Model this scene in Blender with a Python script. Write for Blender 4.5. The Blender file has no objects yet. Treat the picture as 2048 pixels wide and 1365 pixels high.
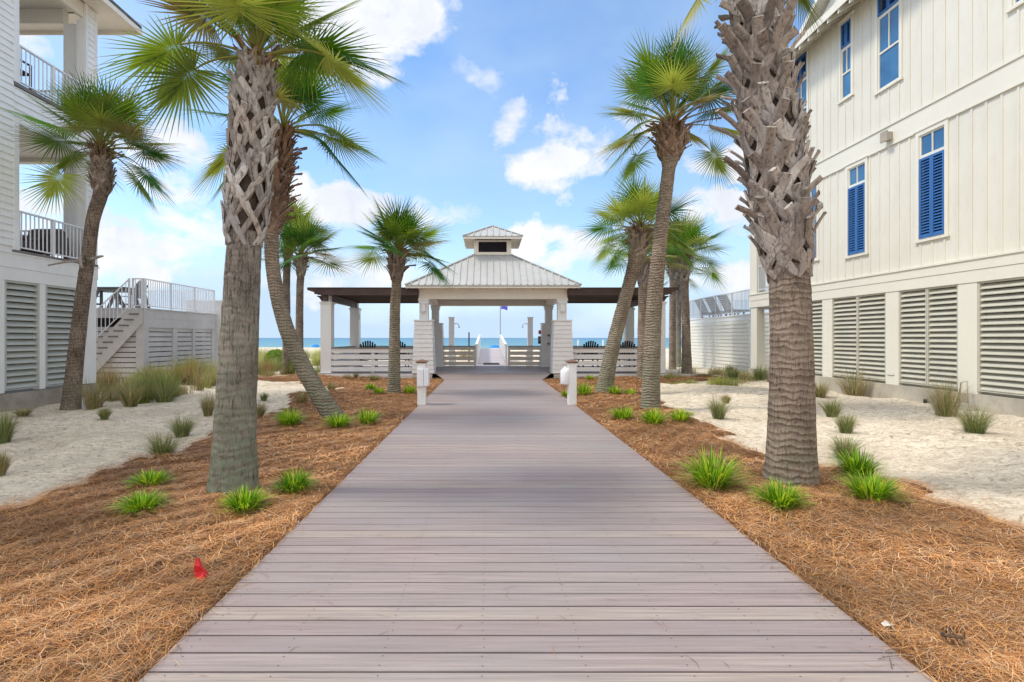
import bpy, math, random
import numpy as np
from mathutils import Vector, noise

# ------------------------------------------------------------------ basics
sc = bpy.context.scene
COL = sc.collection
EYE = 1.55
F = 1010.0          # focal length in photo pixels (2048 wide)
CX, CY = 975.0, 676.0
R = math.radians
random.seed(7)
RNG = np.random.default_rng(11)

def at(px, py, Y):
    return Vector(((px - CX) * Y / F, Y, EYE - (py - CY) * Y / F))

def ground_at(px, py, z=0.0):
    Y = (EYE - z) * F / (py - CY)
    return Vector(((px - CX) * Y / F, Y, z))

# ------------------------------------------------------------------ materials
def new_mat(name):
    m = bpy.data.materials.new(name)
    m.use_nodes = True
    nt = m.node_tree
    b = nt.nodes['Principled BSDF']
    return m, nt, b

def nd(nt, kind, **kw):
    n = nt.nodes.new(kind)
    for k, v in kw.items():
        setattr(n, k, v)
    return n

def mixc(nt, fac, a, b, mode='MIX'):
    n = nt.nodes.new('ShaderNodeMix')
    n.data_type = 'RGBA'
    n.blend_type = mode
    for sock, val in ((n.inputs[0], fac), (n.inputs[6], a), (n.inputs[7], b)):
        if isinstance(val, bpy.types.NodeSocket):
            nt.links.new(val, sock)
        elif isinstance(val, (tuple, list)):
            sock.default_value = (*val[:3], 1)
        else:
            sock.default_value = val
    return n.outputs[2]

def mathn(nt, op, a, b=0.0, c=None, clamp=False):
    n = nt.nodes.new('ShaderNodeMath')
    n.operation = op
    n.use_clamp = clamp
    for i, v in enumerate((a, b, c)):
        if v is None:
            continue
        if isinstance(v, bpy.types.NodeSocket):
            nt.links.new(v, n.inputs[i])
        else:
            n.inputs[i].default_value = v
    return n.outputs[0]

def ramp(nt, fac, stops):
    n = nt.nodes.new('ShaderNodeValToRGB')
    cr = n.color_ramp
    while len(cr.elements) < len(stops):
        cr.elements.new(0.5)
    for e, (p, c) in zip(cr.elements, stops):
        e.position = p
        e.color = (c, c, c, 1) if not isinstance(c, (tuple, list)) else (*c[:3], 1)
    nt.links.new(fac, n.inputs[0])
    return n.outputs[0]

def coords(nt, scale=(1, 1, 1), kind='Object'):
    tc = nt.nodes.new('ShaderNodeTexCoord')
    mp = nt.nodes.new('ShaderNodeMapping')
    mp.inputs['Scale'].default_value = scale
    nt.links.new(tc.outputs[kind], mp.inputs[0])
    return mp.outputs[0]

def noisen(nt, vec, scale=5, detail=4, rough=0.55, dist=0.0):
    n = nt.nodes.new('ShaderNodeTexNoise')
    n.inputs['Scale'].default_value = scale
    n.inputs['Detail'].default_value = detail
    n.inputs['Roughness'].default_value = rough
    n.inputs['Distortion'].default_value = dist
    nt.links.new(vec, n.inputs['Vector'])
    return n.outputs['Fac']

def bumpn(nt, h, strength=0.3, dist=0.01):
    n = nt.nodes.new('ShaderNodeBump')
    n.inputs['Strength'].default_value = strength
    n.inputs['Distance'].default_value = dist
    nt.links.new(h, n.inputs['Height'])
    return n.outputs[0]

def paint(name, col, rough=0.5, var=0.10, scale=1.2, dirt=0.12, streak=(1, 1, 0.25), grain=0.15, spec=0.4):
    """painted or plain surface with soft mottling, faint streaks and grain"""
    m, nt, b = new_mat(name)
    v = coords(nt)
    v2 = coords(nt, streak)
    n1 = noisen(nt, v, scale, 5, 0.6)
    n2 = noisen(nt, v2, 6.0, 6, 0.7)
    dark = tuple(c * (1 - var * 2) for c in col)
    lite = tuple(min(1, c * (1 + var)) for c in col)
    c = mixc(nt, ramp(nt, n1, [(0.3, 0), (0.7, 1)]), dark, lite)
    dirtc = tuple(x * y for x, y in zip(col, (0.62, 0.57, 0.48)))
    c = mixc(nt, mathn(nt, 'MULTIPLY', ramp(nt, n2, [(0.5, 0), (0.8, 1)]), dirt * 3), c, dirtc)
    nt.links.new(c, b.inputs['Base Color'])
    b.inputs['Roughness'].default_value = rough
    b.inputs['Specular IOR Level'].default_value = spec
    n3 = noisen(nt, v, 60, 3, 0.6)
    nt.links.new(bumpn(nt, n3, grain, 0.004), b.inputs['Normal'])
    return m

M = {}
M['white_wall'] = paint('white_wall_paint', (0.87, 0.87, 0.86), 0.55, 0.05, 0.5, 0.10)
M['cream_wall'] = paint('cream_wall_paint', (0.76, 0.73, 0.635), 0.55, 0.04, 0.4, 0.09)
M['cream_trim'] = paint('cream_trim_paint', (0.78, 0.75, 0.65), 0.5, 0.02, 0.8, 0.03)
M['white_trim'] = paint('white_trim_paint', (0.83, 0.83, 0.82), 0.45, 0.03, 1.5, 0.06)
M['louver_grey'] = paint('louver_paint', (0.50, 0.51, 0.465), 0.55, 0.06, 2.0, 0.10, (0.3, 0.3, 4))
M['louver_cream'] = paint('louver_cream_paint', (0.54, 0.52, 0.43), 0.55, 0.06, 2.0, 0.10, (0.3, 0.3, 4))
M['taupe'] = paint('deck_grey_paint', (0.60, 0.58, 0.58), 0.6, 0.08, 1.5, 0.12, (0.3, 0.3, 4))
M['taupe_dark'] = paint('deck_edge_paint', (0.20, 0.18, 0.17), 0.7, 0.1, 2, 0.1)
M['concrete'] = paint('concrete', (0.36, 0.32, 0.27), 0.9, 0.14, 1.6, 0.25, (1, 1, 1), 0.5)
M['concrete_light'] = paint('concrete_light', (0.50, 0.46, 0.38), 0.9, 0.14, 1.6, 0.25, (1, 1, 1), 0.5)
M['void'] = paint('cavity_shade', (0.03, 0.03, 0.03), 0.9, 0.1)  # near-black colour stands in for the shade inside cavities
M['brown_beam'] = paint('brown_stain', (0.085, 0.05, 0.042), 0.6, 0.15, 2, 0.1, (4, 0.3, 4))
M['metal_roof'] = paint('galvalume', (0.44, 0.445, 0.435), 0.38, 0.05, 1.5, 0.10, (1, 0.15, 1), 0.05, 0.6)
M['metal_roof'].node_tree.nodes['Principled BSDF'].inputs['Metallic'].default_value = 0.0
M['pav_white'] = paint('pavilion_white', (0.80, 0.80, 0.80), 0.5, 0.03, 1.0, 0.06)
M['pav_cream'] = paint('pavilion_cream', (0.80, 0.74, 0.65), 0.5, 0.03, 1.0, 0.05)
M['dark_louver'] = paint('dark_louver_paint', (0.075, 0.068, 0.095), 0.5, 0.1)
M['shingle'] = paint('shingle', (0.13, 0.125, 0.12), 0.9, 0.3, 8, 0.2, (1, 1, 1), 0.6)
M['blue_shutter'] = paint('blue_shutter_paint', (0.04, 0.15, 0.40), 0.4, 0.05, 2, 0.02)
M['black_plastic'] = paint('black_plastic', (0.012, 0.012, 0.014), 0.45, 0.1)
M['rail_white'] = paint('rail_powder_coat', (0.80, 0.81, 0.84), 0.4, 0.02, 2, 0.03)
M['rail_grey'] = paint('rail_grey_coat', (0.66, 0.68, 0.71), 0.4, 0.03, 2, 0.03)
M['wicker'] = paint('wicker', (0.12, 0.10, 0.085), 0.7, 0.3, 20, 0.2, (1, 1, 8), 0.8)
M['grey_wood'] = paint('weathered_furniture', (0.20, 0.19, 0.19), 0.7, 0.15, 6, 0.2, (4, 0.5, 4))
M['copper'] = paint('copper_cap', (0.20, 0.11, 0.07), 0.45, 0.15, 6, 0.1)
M['box_plastic'] = paint('white_plastic', (0.84, 0.85, 0.90), 0.35, 0.02, 3, 0.03)
M['red'] = paint('red_plastic', (0.62, 0.015, 0.02), 0.45, 0.12, 14, 0.0, (1, 1, 1), 0.4)
M['steel'] = paint('dull_steel', (0.35, 0.36, 0.38), 0.35, 0.08, 6, 0.1)
M['steel'].node_tree.nodes['Principled BSDF'].inputs['Metallic'].default_value = 0.7
M['blue_canvas'] = paint('blue_canvas', (0.02, 0.22, 0.62), 0.8, 0.1, 2, 0.0)
M['purple'] = paint('purple_cloth', (0.11, 0.09, 0.58), 0.8, 0.1, 2, 0.0)
M['black_mat'] = paint('rubber_mat', (0.025, 0.025, 0.025), 0.9, 0.2, 10, 0.1)
M['beige_plastic'] = paint('beige_plastic', (0.42, 0.37, 0.30), 0.5, 0.08, 6, 0.1)
M['pvc'] = paint('pvc_pipe', (0.72, 0.70, 0.66), 0.4, 0.08, 6, 0.1)
M['dead_wood'] = paint('dead_twig', (0.17, 0.11, 0.07), 0.9, 0.3, 20, 0.2, (1, 1, 1), 0.6)
M['pale_shell'] = paint('pale_leaf', (0.66, 0.60, 0.52), 0.8, 0.2, 20, 0.2)

def glass_mat():
    m, nt, b = new_mat('window_glass')
    v = coords(nt)
    n = noisen(nt, v, 1.1, 3, 0.5, 0.6)
    c = mixc(nt, ramp(nt, n, [(0.35, 0), (0.7, 1)]), (0.02, 0.11, 0.26), (0.05, 0.19, 0.36))  # blue sky glare is mixed into the pane colour
    nt.links.new(c, b.inputs['Base Color'])
    b.inputs['Roughness'].default_value = 0.06
    b.inputs['Specular IOR Level'].default_value = 0.9
    n2 = noisen(nt, v, 2.5, 2, 0.5)
    nt.links.new(bumpn(nt, n2, 0.05, 0.02), b.inputs['Normal'])
    return m
M['glass'] = glass_mat()

def plank_mat(name, ca, cb, cc, along='X'):
    """composite boards: each board its own tone, streaked along its length"""
    m, nt, b = new_mat(name)
    geo = nt.nodes.new('ShaderNodeNewGeometry')
    ri = geo.outputs['Random Per Island']
    sc_ = (0.9, 42, 10) if along == 'X' else (42, 0.9, 10)
    v = coords(nt, sc_)
    off = nt.nodes.new('ShaderNodeVectorMath'); off.operation = 'ADD'
    comb = nt.nodes.new('ShaderNodeCombineXYZ')
    nt.links.new(mathn(nt, 'MULTIPLY', ri, 37.0), comb.inputs[0])
    nt.links.new(v, off.inputs[0]); nt.links.new(comb.outputs[0], off.inputs[1])
    grain = noisen(nt, off.outputs[0], 1.3, 7, 0.68)
    c = mixc(nt, ramp(nt, ri, [(0.0, 0), (0.35, 0.25), (0.8, 0.75), (1, 1)]), ca, cb)
    r2 = mathn(nt, 'FRACT', mathn(nt, 'MULTIPLY', ri, 7.31))
    c = mixc(nt, ramp(nt, r2, [(0.80, 0), (0.90, 0.55)]), c, (0.48, 0.41, 0.335))
    r3 = mathn(nt, 'FRACT', mathn(nt, 'MULTIPLY', ri, 13.7))
    c = mixc(nt, ramp(nt, r3, [(0.1, 0.35), (0.35, 0)]), c, (0.27, 0.215, 0.235))
    c = mixc(nt, ramp(nt, grain, [(0.36, 0), (0.66, 0.85)]), c, cc)
    big = noisen(nt, coords(nt, (0.35, 0.8, 1)), 1.0, 4, 0.6)
    blue = mixc(nt, ramp(nt, big, [(0.40, 0), (0.66, 0.50)]), c, (0.27, 0.255, 0.265))
    # dried sandy scuffs
    sp = noisen(nt, coords(nt, (1, 2.2, 1)), 1.7, 10, 0.75)
    c2 = mixc(nt, ramp(nt, sp, [(0.66, 0), (0.76, 0.7)]), blue, (0.62, 0.58, 0.54))
    nt.links.new(c2, b.inputs['Base Color'])
    rr = ramp(nt, big, [(0.3, 0.62), (0.7, 0.46)])
    nt.links.new(rr, b.inputs['Roughness'])
    b.inputs['Specular IOR Level'].default_value = 0.35
    nt.links.new(bumpn(nt, grain, 0.25, 0.003), b.inputs['Normal'])
    return m
M['planks'] = plank_mat('composite_planks', (0.34, 0.27, 0.265), (0.40, 0.33, 0.305), (0.20, 0.16, 0.155))
M['beach_planks'] = plank_mat('bleached_planks', (0.50, 0.44, 0.45), (0.56, 0.50, 0.50), (0.42, 0.37, 0.38))

def sand_mat():
    m, nt, b = new_mat('white_sand')
    v = coords(nt)
    n1 = noisen(nt, v, 0.55, 5, 0.6)
    n2 = noisen(nt, coords(nt, (1, 1.6, 1)), 4.0, 8, 0.7)
    n3 = noisen(nt, v, 26.0, 5, 0.75)
    n4 = noisen(nt, coords(nt, (1, 2.0, 1)), 9.0, 8, 0.8, 0.4)
    c = mixc(nt, ramp(nt, n1, [(0.35, 0), (0.62, 1)]), (0.70, 0.60, 0.465), (0.90, 0.80, 0.64))
    c = mixc(nt, ramp(nt, n2, [(0.45, 0), (0.66, 0.6)]), c, (0.52, 0.44, 0.36))
    # fallen bits of straw, leaf litter and little footprints' dirt
    c = mixc(nt, ramp(nt, n4, [(0.51, 0), (0.60, 0.7)]), c, (0.36, 0.28, 0.19))
    c = mixc(nt, ramp(nt, n3, [(0.53, 0), (0.62, 0.6)]), c, (0.30, 0.24, 0.16))
    nt.links.new(c, b.inputs['Base Color'])
    b.inputs['Roughness'].default_value = 0.95
    b.inputs['Specular IOR Level'].default_value = 0.1
    h = mathn(nt, 'ADD', mathn(nt, 'MULTIPLY', noisen(nt, v, 7, 5, 0.65), 1.0), mathn(nt, 'MULTIPLY', n3, 0.3))
    nt.links.new(bumpn(nt, h, 1.0, 0.07), b.inputs['Normal'])
    return m
M['sand'] = sand_mat()

def mulch_mat():
    m, nt, b = new_mat('pine_straw_bed')
    v = coords(nt)
    n1 = noisen(nt, v, 1.4, 5, 0.6)
    n2 = noisen(nt, v, 30, 8, 0.8, 1.2)
    c = mixc(nt, ramp(nt, n1, [(0.3, 0), (0.7, 1)]), (0.22, 0.105, 0.045), (0.34, 0.17, 0.075))
    c = mixc(nt, ramp(nt, n2, [(0.36, 1), (0.54, 0)]), c, (0.085, 0.04, 0.02))
    c = mixc(nt, ramp(nt, n2, [(0.56, 0), (0.72, 0.8)]), c, (0.50, 0.29, 0.13))
    nt.links.new(c, b.inputs['Base Color'])
    b.inputs['Roughness'].default_value = 0.9
    b.inputs['Specular IOR Level'].default_value = 0.15
    nt.links.new(bumpn(nt, n2, 1.0, 0.03), b.inputs['Normal'])
    return m
M['mulch'] = mulch_mat()

def attr_mat(name, rough=0.6, transl=0.0, spec=0.3, bump=0.0):
    """material coloured by the mesh's own 'tint' attribute"""
    m, nt, b = new_mat(name)
    a = nt.nodes.new('ShaderNodeAttribute')
    a.attribute_name = 'tint'
    nt.links.new(a.outputs['Color'], b.inputs['Base Color'])
    b.inputs['Roughness'].default_value = rough
    b.inputs['Specular IOR Level'].default_value = spec
    if transl:
        tr = nt.nodes.new('ShaderNodeBsdfTranslucent')
        hs = nt.nodes.new('ShaderNodeHueSaturation')
        hs.inputs['Hue'].default_value = 0.48
        hs.inputs['Saturation'].default_value = 1.1
        hs.inputs['Value'].default_value = 1.7
        nt.links.new(a.outputs['Color'], hs.inputs['Color'])
        nt.links.new(hs.outputs[0], tr.inputs['Color'])
        mx = nt.nodes.new('ShaderNodeMixShader')
        mx.inputs[0].default_value = transl
        nt.links.new(b.outputs[0], mx.inputs[1])
        nt.links.new(tr.outputs[0], mx.inputs[2])
        nt.links.new(mx.outputs[0], nt.nodes['Material Output'].inputs['Surface'])
    if bump:
        nn = noisen(nt, coords(nt), 60, 4, 0.7)
        nt.links.new(bumpn(nt, nn, bump, 0.01), b.inputs['Normal'])
    return m
M['palm_leaf'] = attr_mat('palm_leaf', 0.48, 0.24, 0.28)
M['blade'] = attr_mat('grass_blade', 0.5, 0.3, 0.3)
M['straw'] = attr_mat('pine_needle', 0.6, 0.0, 0.3)

def boot_mat():
    m, nt, b = new_mat('dry_leaf_base')
    geo = nt.nodes.new('ShaderNodeNewGeometry')
    ri = geo.outputs['Random Per Island']
    a = nt.nodes.new('ShaderNodeAttribute'); a.attribute_name = 'tint'
    v = coords(nt)
    n = noisen(nt, coords(nt, (1, 1, 0.22)), 34, 6, 0.7)
    n2 = noisen(nt, v, 9, 5, 0.65)
    c = mixc(nt, 1.0, a.outputs['Color'], mixc(nt, ri, (0.75, 0.72, 0.72), (1.2, 1.18, 1.15)), 'MULTIPLY')
    c = mixc(nt, ramp(nt, n, [(0.38, 0.8), (0.50, 0)]), c, (0.09, 0.065, 0.05))
    c = mixc(nt, ramp(nt, n2, [(0.5, 0), (0.75, 0.5)]), c, (0.46, 0.42, 0.39))
    nt.links.new(c, b.inputs['Base Color'])
    b.inputs['Roughness'].default_value = 0.85
    b.inputs['Specular IOR Level'].default_value = 0.2
    nt.links.new(bumpn(nt, mathn(nt, 'ADD', n, n2), 0.6, 0.012), b.inputs['Normal'])
    return m
M['boot'] = boot_mat()
M['fibre'] = paint('dark_fibre', (0.055, 0.036, 0.026), 0.95, 0.25, 20, 0.1, (1, 1, .2), 0.8)

def trunk_mat(name, ca, cb, lichen=0.0, lich_top=1.6, ring=13.0, ringk=.35, crk=.95):
    m, nt, b = new_mat(name)
    v = coords(nt)
    cr = noisen(nt, coords(nt, (1, 1, 0.13)), 48, 8, 0.75)        # vertical cracks
    cr2 = noisen(nt, coords(nt, (1, 1, 0.35)), 95, 6, 0.75)
    w = nt.nodes.new('ShaderNodeTexWave')
    w.wave_type = 'BANDS'; w.bands_direction = 'Z'
    w.inputs['Scale'].default_value = ring / 6.28
    w.inputs['Distortion'].default_value = 6.0
    w.inputs['Detail'].default_value = 3
    w.inputs['Detail Scale'].default_value = 1.6
    nt.links.new(v, w.inputs['Vector'])
    n1 = noisen(nt, v, 3.5, 5, 0.6)
    c = mixc(nt, ramp(nt, n1, [(0.38, 0), (0.6, 1)]), tuple(x*.8 for x in ca), cb)
    c = mixc(nt, ramp(nt, w.outputs['Fac'], [(0.72, 0), (0.99, ringk)]), c, (0.60, 0.48, 0.37))
    c = mixc(nt, ramp(nt, cr, [(0.40, crk), (0.50, 0)]), c, tuple(x * 0.28 for x in ca))
    c = mixc(nt, ramp(nt, cr2, [(0.52, 0), (0.68, 0.6)]), c, tuple(min(1, x * 1.6) for x in cb))
    if lichen:
        sep = nt.nodes.new('ShaderNodeSeparateXYZ')
        tc = nt.nodes.new('ShaderNodeTexCoord')
        nt.links.new(tc.outputs['Object'], sep.inputs[0])
        hz = mathn(nt, 'SUBTRACT', 1.0, mathn(nt, 'DIVIDE', sep.outputs[2], lich_top), clamp=True)
        ln = noisen(nt, v, 11, 8, 0.75)
        f = mathn(nt, 'MULTIPLY', ramp(nt, ln, [(0.40, 0), (0.56, 1)]), mathn(nt, 'MULTIPLY', hz, lichen), clamp=True)
        c = mixc(nt, f, c, (0.36, 0.40, 0.29))
        ln2 = noisen(nt, v, 17, 6, 0.7)
        f2 = mathn(nt, 'MULTIPLY', ramp(nt, ln2, [(0.63, 0), (0.68, 1)]), mathn(nt, 'MULTIPLY', hz, lichen * 1.2), clamp=True)
        c = mixc(nt, f2, c, (0.10, 0.16, 0.04))
    nt.links.new(c, b.inputs['Base Color'])
    b.inputs['Roughness'].default_value = 0.92
    b.inputs['Specular IOR Level'].default_value = 0.15
    h = mathn(nt, 'ADD', mathn(nt, 'MULTIPLY', cr, 1.0), mathn(nt, 'MULTIPLY', cr2, 0.8))
    h = mathn(nt, 'ADD', h, mathn(nt, 'MULTIPLY', w.outputs['Fac'], 0.22+.5*ringk))
    nt.links.new(bumpn(nt, h, 1.0, 0.06), b.inputs['Normal'])
    return m
M['trunk_grey'] = trunk_mat('palm_bark_grey', (0.31, 0.265, 0.225), (0.50, 0.44, 0.38), 1.2, 2.2, 24, .12)
M['trunk_brown'] = trunk_mat('palm_bark_brown', (0.30, 0.225, 0.175), (0.48, 0.375, 0.30), 0.4, 1.0, 27, .65, .6)
M['trunk_mottled'] = trunk_mat('palm_bark_mottled', (0.30, 0.22, 0.16), (0.47, 0.37, 0.28), 0.9, 3.0, 34, .9, .6)
M['trunk_dark'] = trunk_mat('palm_bark_dark', (0.25, 0.185, 0.14), (0.40, 0.31, 0.24), 0.4, 1.0, 30, .3)

def sea_mat():
    m, nt, b = new_mat('sea_water')
    tc = nt.nodes.new('ShaderNodeTexCoord')
    sep = nt.nodes.new('ShaderNodeSeparateXYZ')
    nt.links.new(tc.outputs['Object'], sep.inputs[0])
    d = mathn(nt, 'DIVIDE', mathn(nt, 'SUBTRACT', sep.outputs[1], 150.0), 1600.0, clamp=True)
    d = mathn(nt, 'POWER', d, 0.45)
    c = ramp(nt, d, [(0.0, (0.17, 0.36, 0.40)), (0.35, (0.10, 0.26, 0.35)), (1.0, (0.06, 0.17, 0.29))])
    n = noisen(nt, coords(nt, (0.015, 0.08, 1)), 1.0, 8, 0.65)
    c = mixc(nt, ramp(nt, n, [(0.45, 0), (0.7, 0.5)]), c, (0.10, 0.30, 0.42))
    nt.links.new(c, b.inputs['Base Color'])
    b.inputs['Roughness'].default_value = 0.45
    b.inputs['Specular IOR Level'].default_value = 0.35
    w = noisen(nt, coords(nt, (0.12, 0.5, 1)), 1.0, 8, 0.7)
    nt.links.new(bumpn(nt, w, 0.9, 1.0), b.inputs['Normal'])
    return m
M['sea'] = sea_mat()

# ------------------------------------------------------------------ mesh builder
class MB:
    def __init__(self):
        self.v = []; self.f = []; self.c = []
    def add(self, vs, fs, col=None):
        o = len(self.v)
        self.v.extend([tuple(p) for p in vs])
        self.f.extend([tuple(i + o for i in f) for f in fs])
        if col is not None:
            self.c.extend(col if isinstance(col, list) else [col] * len(vs))
    def box(self, x0, x1, y0, y1, z0, z1):
        if x0 > x1: x0, x1 = x1, x0
        if y0 > y1: y0, y1 = y1, y0
        if z0 > z1: z0, z1 = z1, z0
        vs = [(x0,y0,z0),(x1,y0,z0),(x1,y1,z0),(x0,y1,z0),(x0,y0,z1),(x1,y0,z1),(x1,y1,z1),(x0,y1,z1)]
        self.add(vs, [(0,3,2,1),(4,5,6,7),(0,1,5,4),(1,2,6,5),(2,3,7,6),(3,0,4,7)])
        return self
    def frustum(self, cx, cy, z0, z1, hx0, hy0, hx1, hy1):
        vs = [(cx-hx0,cy-hy0,z0),(cx+hx0,cy-hy0,z0),(cx+hx0,cy+hy0,z0),(cx-hx0,cy+hy0,z0),
              (cx-hx1,cy-hy1,z1),(cx+hx1,cy-hy1,z1),(cx+hx1,cy+hy1,z1),(cx-hx1,cy+hy1,z1)]
        self.add(vs, [(0,3,2,1),(4,5,6,7),(0,1,5,4),(1,2,6,5),(2,3,7,6),(3,0,4,7)])
        return self
    def hexa(self, vs):
        self.add(vs, [(0,3,2,1),(4,5,6,7),(0,1,5,4),(1,2,6,5),(2,3,7,6),(3,0,4,7)])
        return self
    def poly_prism(self, pts, axis, a0, a1):
        """pts: 2-D outline in the two other axes, extruded along axis from a0 to a1"""
        n = len(pts)
        def mk(p, a):
            if axis == 'x': return (a, p[0], p[1])
            if axis == 'y': return (p[0], a, p[1])
            return (p[0], p[1], a)
        vs = [mk(p, a0) for p in pts] + [mk(p, a1) for p in pts]
        fs = [tuple(range(n))[::-1], tuple(range(n, 2*n))]
        fs += [(i, (i+1) % n, n + (i+1) % n, n + i) for i in range(n)]
        self.add(vs, fs)
        return self
    def tube(self, path, radii, n=10, cap=True, col=None):
        path = [Vector(p) for p in path]
        if not isinstance(radii, (list, tuple)): radii = [radii] * len(path)
        vs = []; fs = []
        ref = None
        for i, p in enumerate(path):
            t = (path[min(i+1, len(path)-1)] - path[max(i-1, 0)]).normalized()
            if ref is None:
                ref = Vector((1,0,0)) if abs(t.x) < 0.8 else Vector((0,1,0))
            a = (ref - t * ref.dot(t)).normalized(); ref = a
            b = t.cross(a)
            for k in range(n):
                th = 2*math.pi*k/n
                vs.append(p + (a*math.cos(th) + b*math.sin(th)) * radii[i])
        for i in range(len(path)-1):
            for k in range(n):
                fs.append((i*n+k, i*n+(k+1)%n, (i+1)*n+(k+1)%n, (i+1)*n+k))
        if cap:
            fs.append(tuple(range(n))[::-1]); fs.append(tuple(range((len(path)-1)*n, len(path)*n)))
        self.add(vs, fs, col)
        return self
    def lathe(self, cx, cy, prof, n=24):
        vs = []; fs = []
        for r, z in prof:
            for k in range(n):
                th = 2*math.pi*k/n
                vs.append((cx + r*math.cos(th), cy + r*math.sin(th), z))
        for i in range(len(prof)-1):
            for k in range(n):
                fs.append((i*n+k, i*n+(k+1)%n, (i+1)*n+(k+1)%n, (i+1)*n+k))
        fs.append(tuple(range(n))[::-1]); fs.append(tuple(range((len(prof)-1)*n, len(prof)*n)))
        self.add(vs, fs)
        return self
    def xform(self, fn):
        self.v = [tuple(fn(Vector(p))) for p in self.v]
        return self
    def build(self, name, mat, parent=None, smooth=False, bevel=0.0, origin=None, solidify=0.0):
        me = bpy.data.meshes.new(name)
        vs = self.v
        if origin is not None:
            vs = [(p[0]-origin[0], p[1]-origin[1], p[2]-origin[2]) for p in vs]
        me.from_pydata(vs, [], self.f)
        me.materials.append(mat)
        if self.c:
            a = me.color_attributes.new('tint', 'FLOAT_COLOR', 'POINT')
            arr = np.ones((len(self.v), 4), dtype=np.float32)
            arr[:, :3] = np.array(self.c, dtype=np.float32)[:, :3]
            a.data.foreach_set('color', arr.ravel())
        if smooth:
            me.polygons.foreach_set('use_smooth', [True]*len(me.polygons))
        me.update()
        o = bpy.data.objects.new(name, me)
        COL.objects.link(o)
        if parent is not None:
            o.parent = parent
        if origin is not None:
            o.location = origin
        if bevel:
            b = o.modifiers.new('bevel', 'BEVEL'); b.width = bevel; b.segments = 2; b.limit_method = 'ANGLE'
        return o

def tag(o, label=None, cat=None, group=None, kind=None):
    if label: o['label'] = label
    if cat: o['category'] = cat
    if group: o['group'] = group
    if kind: o['kind'] = kind
    return o

def thing(name, loc, label, cat, group=None):
    o = bpy.data.objects.new(name, None)
    COL.objects.link(o)
    o.location = loc
    o.empty_display_size = 0.3
    return tag(o, label, cat, group)

def part(mb, name, mat, parent, **kw):
    """mesh authored in world space, parented to a thing standing at parent.location"""
    L = Vector((0, 0, 0)); p = parent
    while p is not None:
        L += p.location; p = p.parent
    mb.v = [(a-L.x, b-L.y, c-L.z) for a, b, c in mb.v]
    return mb.build(name, mat, parent, **kw)

# ------------------------------------------------------------------ terrain
def gz(x, y):
    """ground height (numpy arrays or floats)"""
    x = np.asarray(x, dtype=float); y = np.asarray(y, dtype=float)
    side = np.clip((np.abs(x - 0.2) - 2.2) / 4.0, 0, 1)
    z = -0.06 + 0.09 * side
    bumps = 0.05 * np.sin(x * 1.1 + 0.7 * np.sin(y * 0.9)) * np.cos(y * 0.8 + 1.3) + 0.025 * np.sin(2.3 * x + 1.9 * y)
    z = z + bumps * side
    far = np.clip((y - 27) / 30, 0, 1)
    z = z + far * (0.25 * np.sin(x * 0.21 + 1.0) * np.sin(y * 0.17) + 0.12 * np.sin(x * 0.63 + y * 0.4))
    beach = np.clip((y - 60) / 100, 0, 1)
    z = z - 1.75 * beach
    return z

def grid_mesh(name, xs, ys, zf, mat, keep=None, smooth=True):
    X, Yy = np.meshgrid(xs, ys)
    Z = zf(X, Yy)
    nx, ny = len(xs), len(ys)
    idx = np.arange(nx * ny).reshape(ny, nx)
    q = np.stack([idx[:-1, :-1], idx[:-1, 1:], idx[1:, 1:], idx[1:, :-1]], -1).reshape(-1, 4)
    V = np.stack([X, Yy, Z], -1).reshape(-1, 3)
    if keep is not None:
        k = keep(X, Yy).reshape(-1)
        q = q[k[q].all(1)]
        used = np.unique(q)
        remap = -np.ones(len(V), int); remap[used] = np.arange(len(used))
        V = V[used]; q = remap[q]
    me = bpy.data.meshes.new(name)
    me.vertices.add(len(V)); me.vertices.foreach_set('co', V.astype(np.float32).ravel())
    me.loops.add(q.size); me.loops.foreach_set('vertex_index', q.astype(np.int32).ravel())
    me.polygons.add(len(q)); me.polygons.foreach_set('loop_start', np.arange(0, q.size, 4, dtype=np.int32))
    me.materials.append(mat)
    me.update(calc_edges=True); me.validate()
    if smooth:
        me.polygons.foreach_set('use_smooth', np.ones(len(q), bool))
    o = bpy.data.objects.new(name, me); COL.objects.link(o)
    return o

def fine_noise(X, Y, s):
    out = np.zeros(X.size)
    xf, yf = X.ravel(), Y.ravel()
    for i in range(xf.size):
        out[i] = noise.noise((xf[i] * s, yf[i] * s, 3.7))
    return out.reshape(X.shape)

def sand_z(X, Y):
    z = gz(X, Y)
    near = (Y < 24) & (np.abs(X) < 13) & (Y > 1)
    n = fine_noise(X, Y, 1.6) * 0.05 + fine_noise(X, Y, 4.5) * 0.035
    return z + n * near

def sand_h(x, y):
    z = float(gz(x, y))
    if 1 < y < 24 and abs(x) < 13:
        z += noise.noise((x*1.6, y*1.6, 3.7))*.05 + noise.noise((x*4.5, y*4.5, 3.7))*.035
    return z

xs = np.concatenate([np.array([-400, -200, -120, -80, -55, -40, -32, -26, -22, -19, -17, -15.5]), np.arange(-14, 14.01, 0.14),
                     np.array([15.5, 17, 19, 22, 26, 32, 40, 55, 80, 120, 200, 400])])
ys = np.concatenate([np.array([-60, -20, -8, -3, 0]), np.arange(1, 24, 0.14), np.arange(24, 60, 1.0), np.array([63, 67, 72, 80, 90, 105, 120, 140, 165, 200])])
tag(grid_mesh('ground', xs, ys, sand_z, M['sand']), kind='structure')

mb = MB(); mb.add([(-9000, 120, -1.32), (9000, 120, -1.32), (9000, 9000, -1.32), (-9000, 9000, -1.32)], [(0, 1, 2, 3)])
tag(mb.build('sea', M['sea']), kind='structure')

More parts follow.
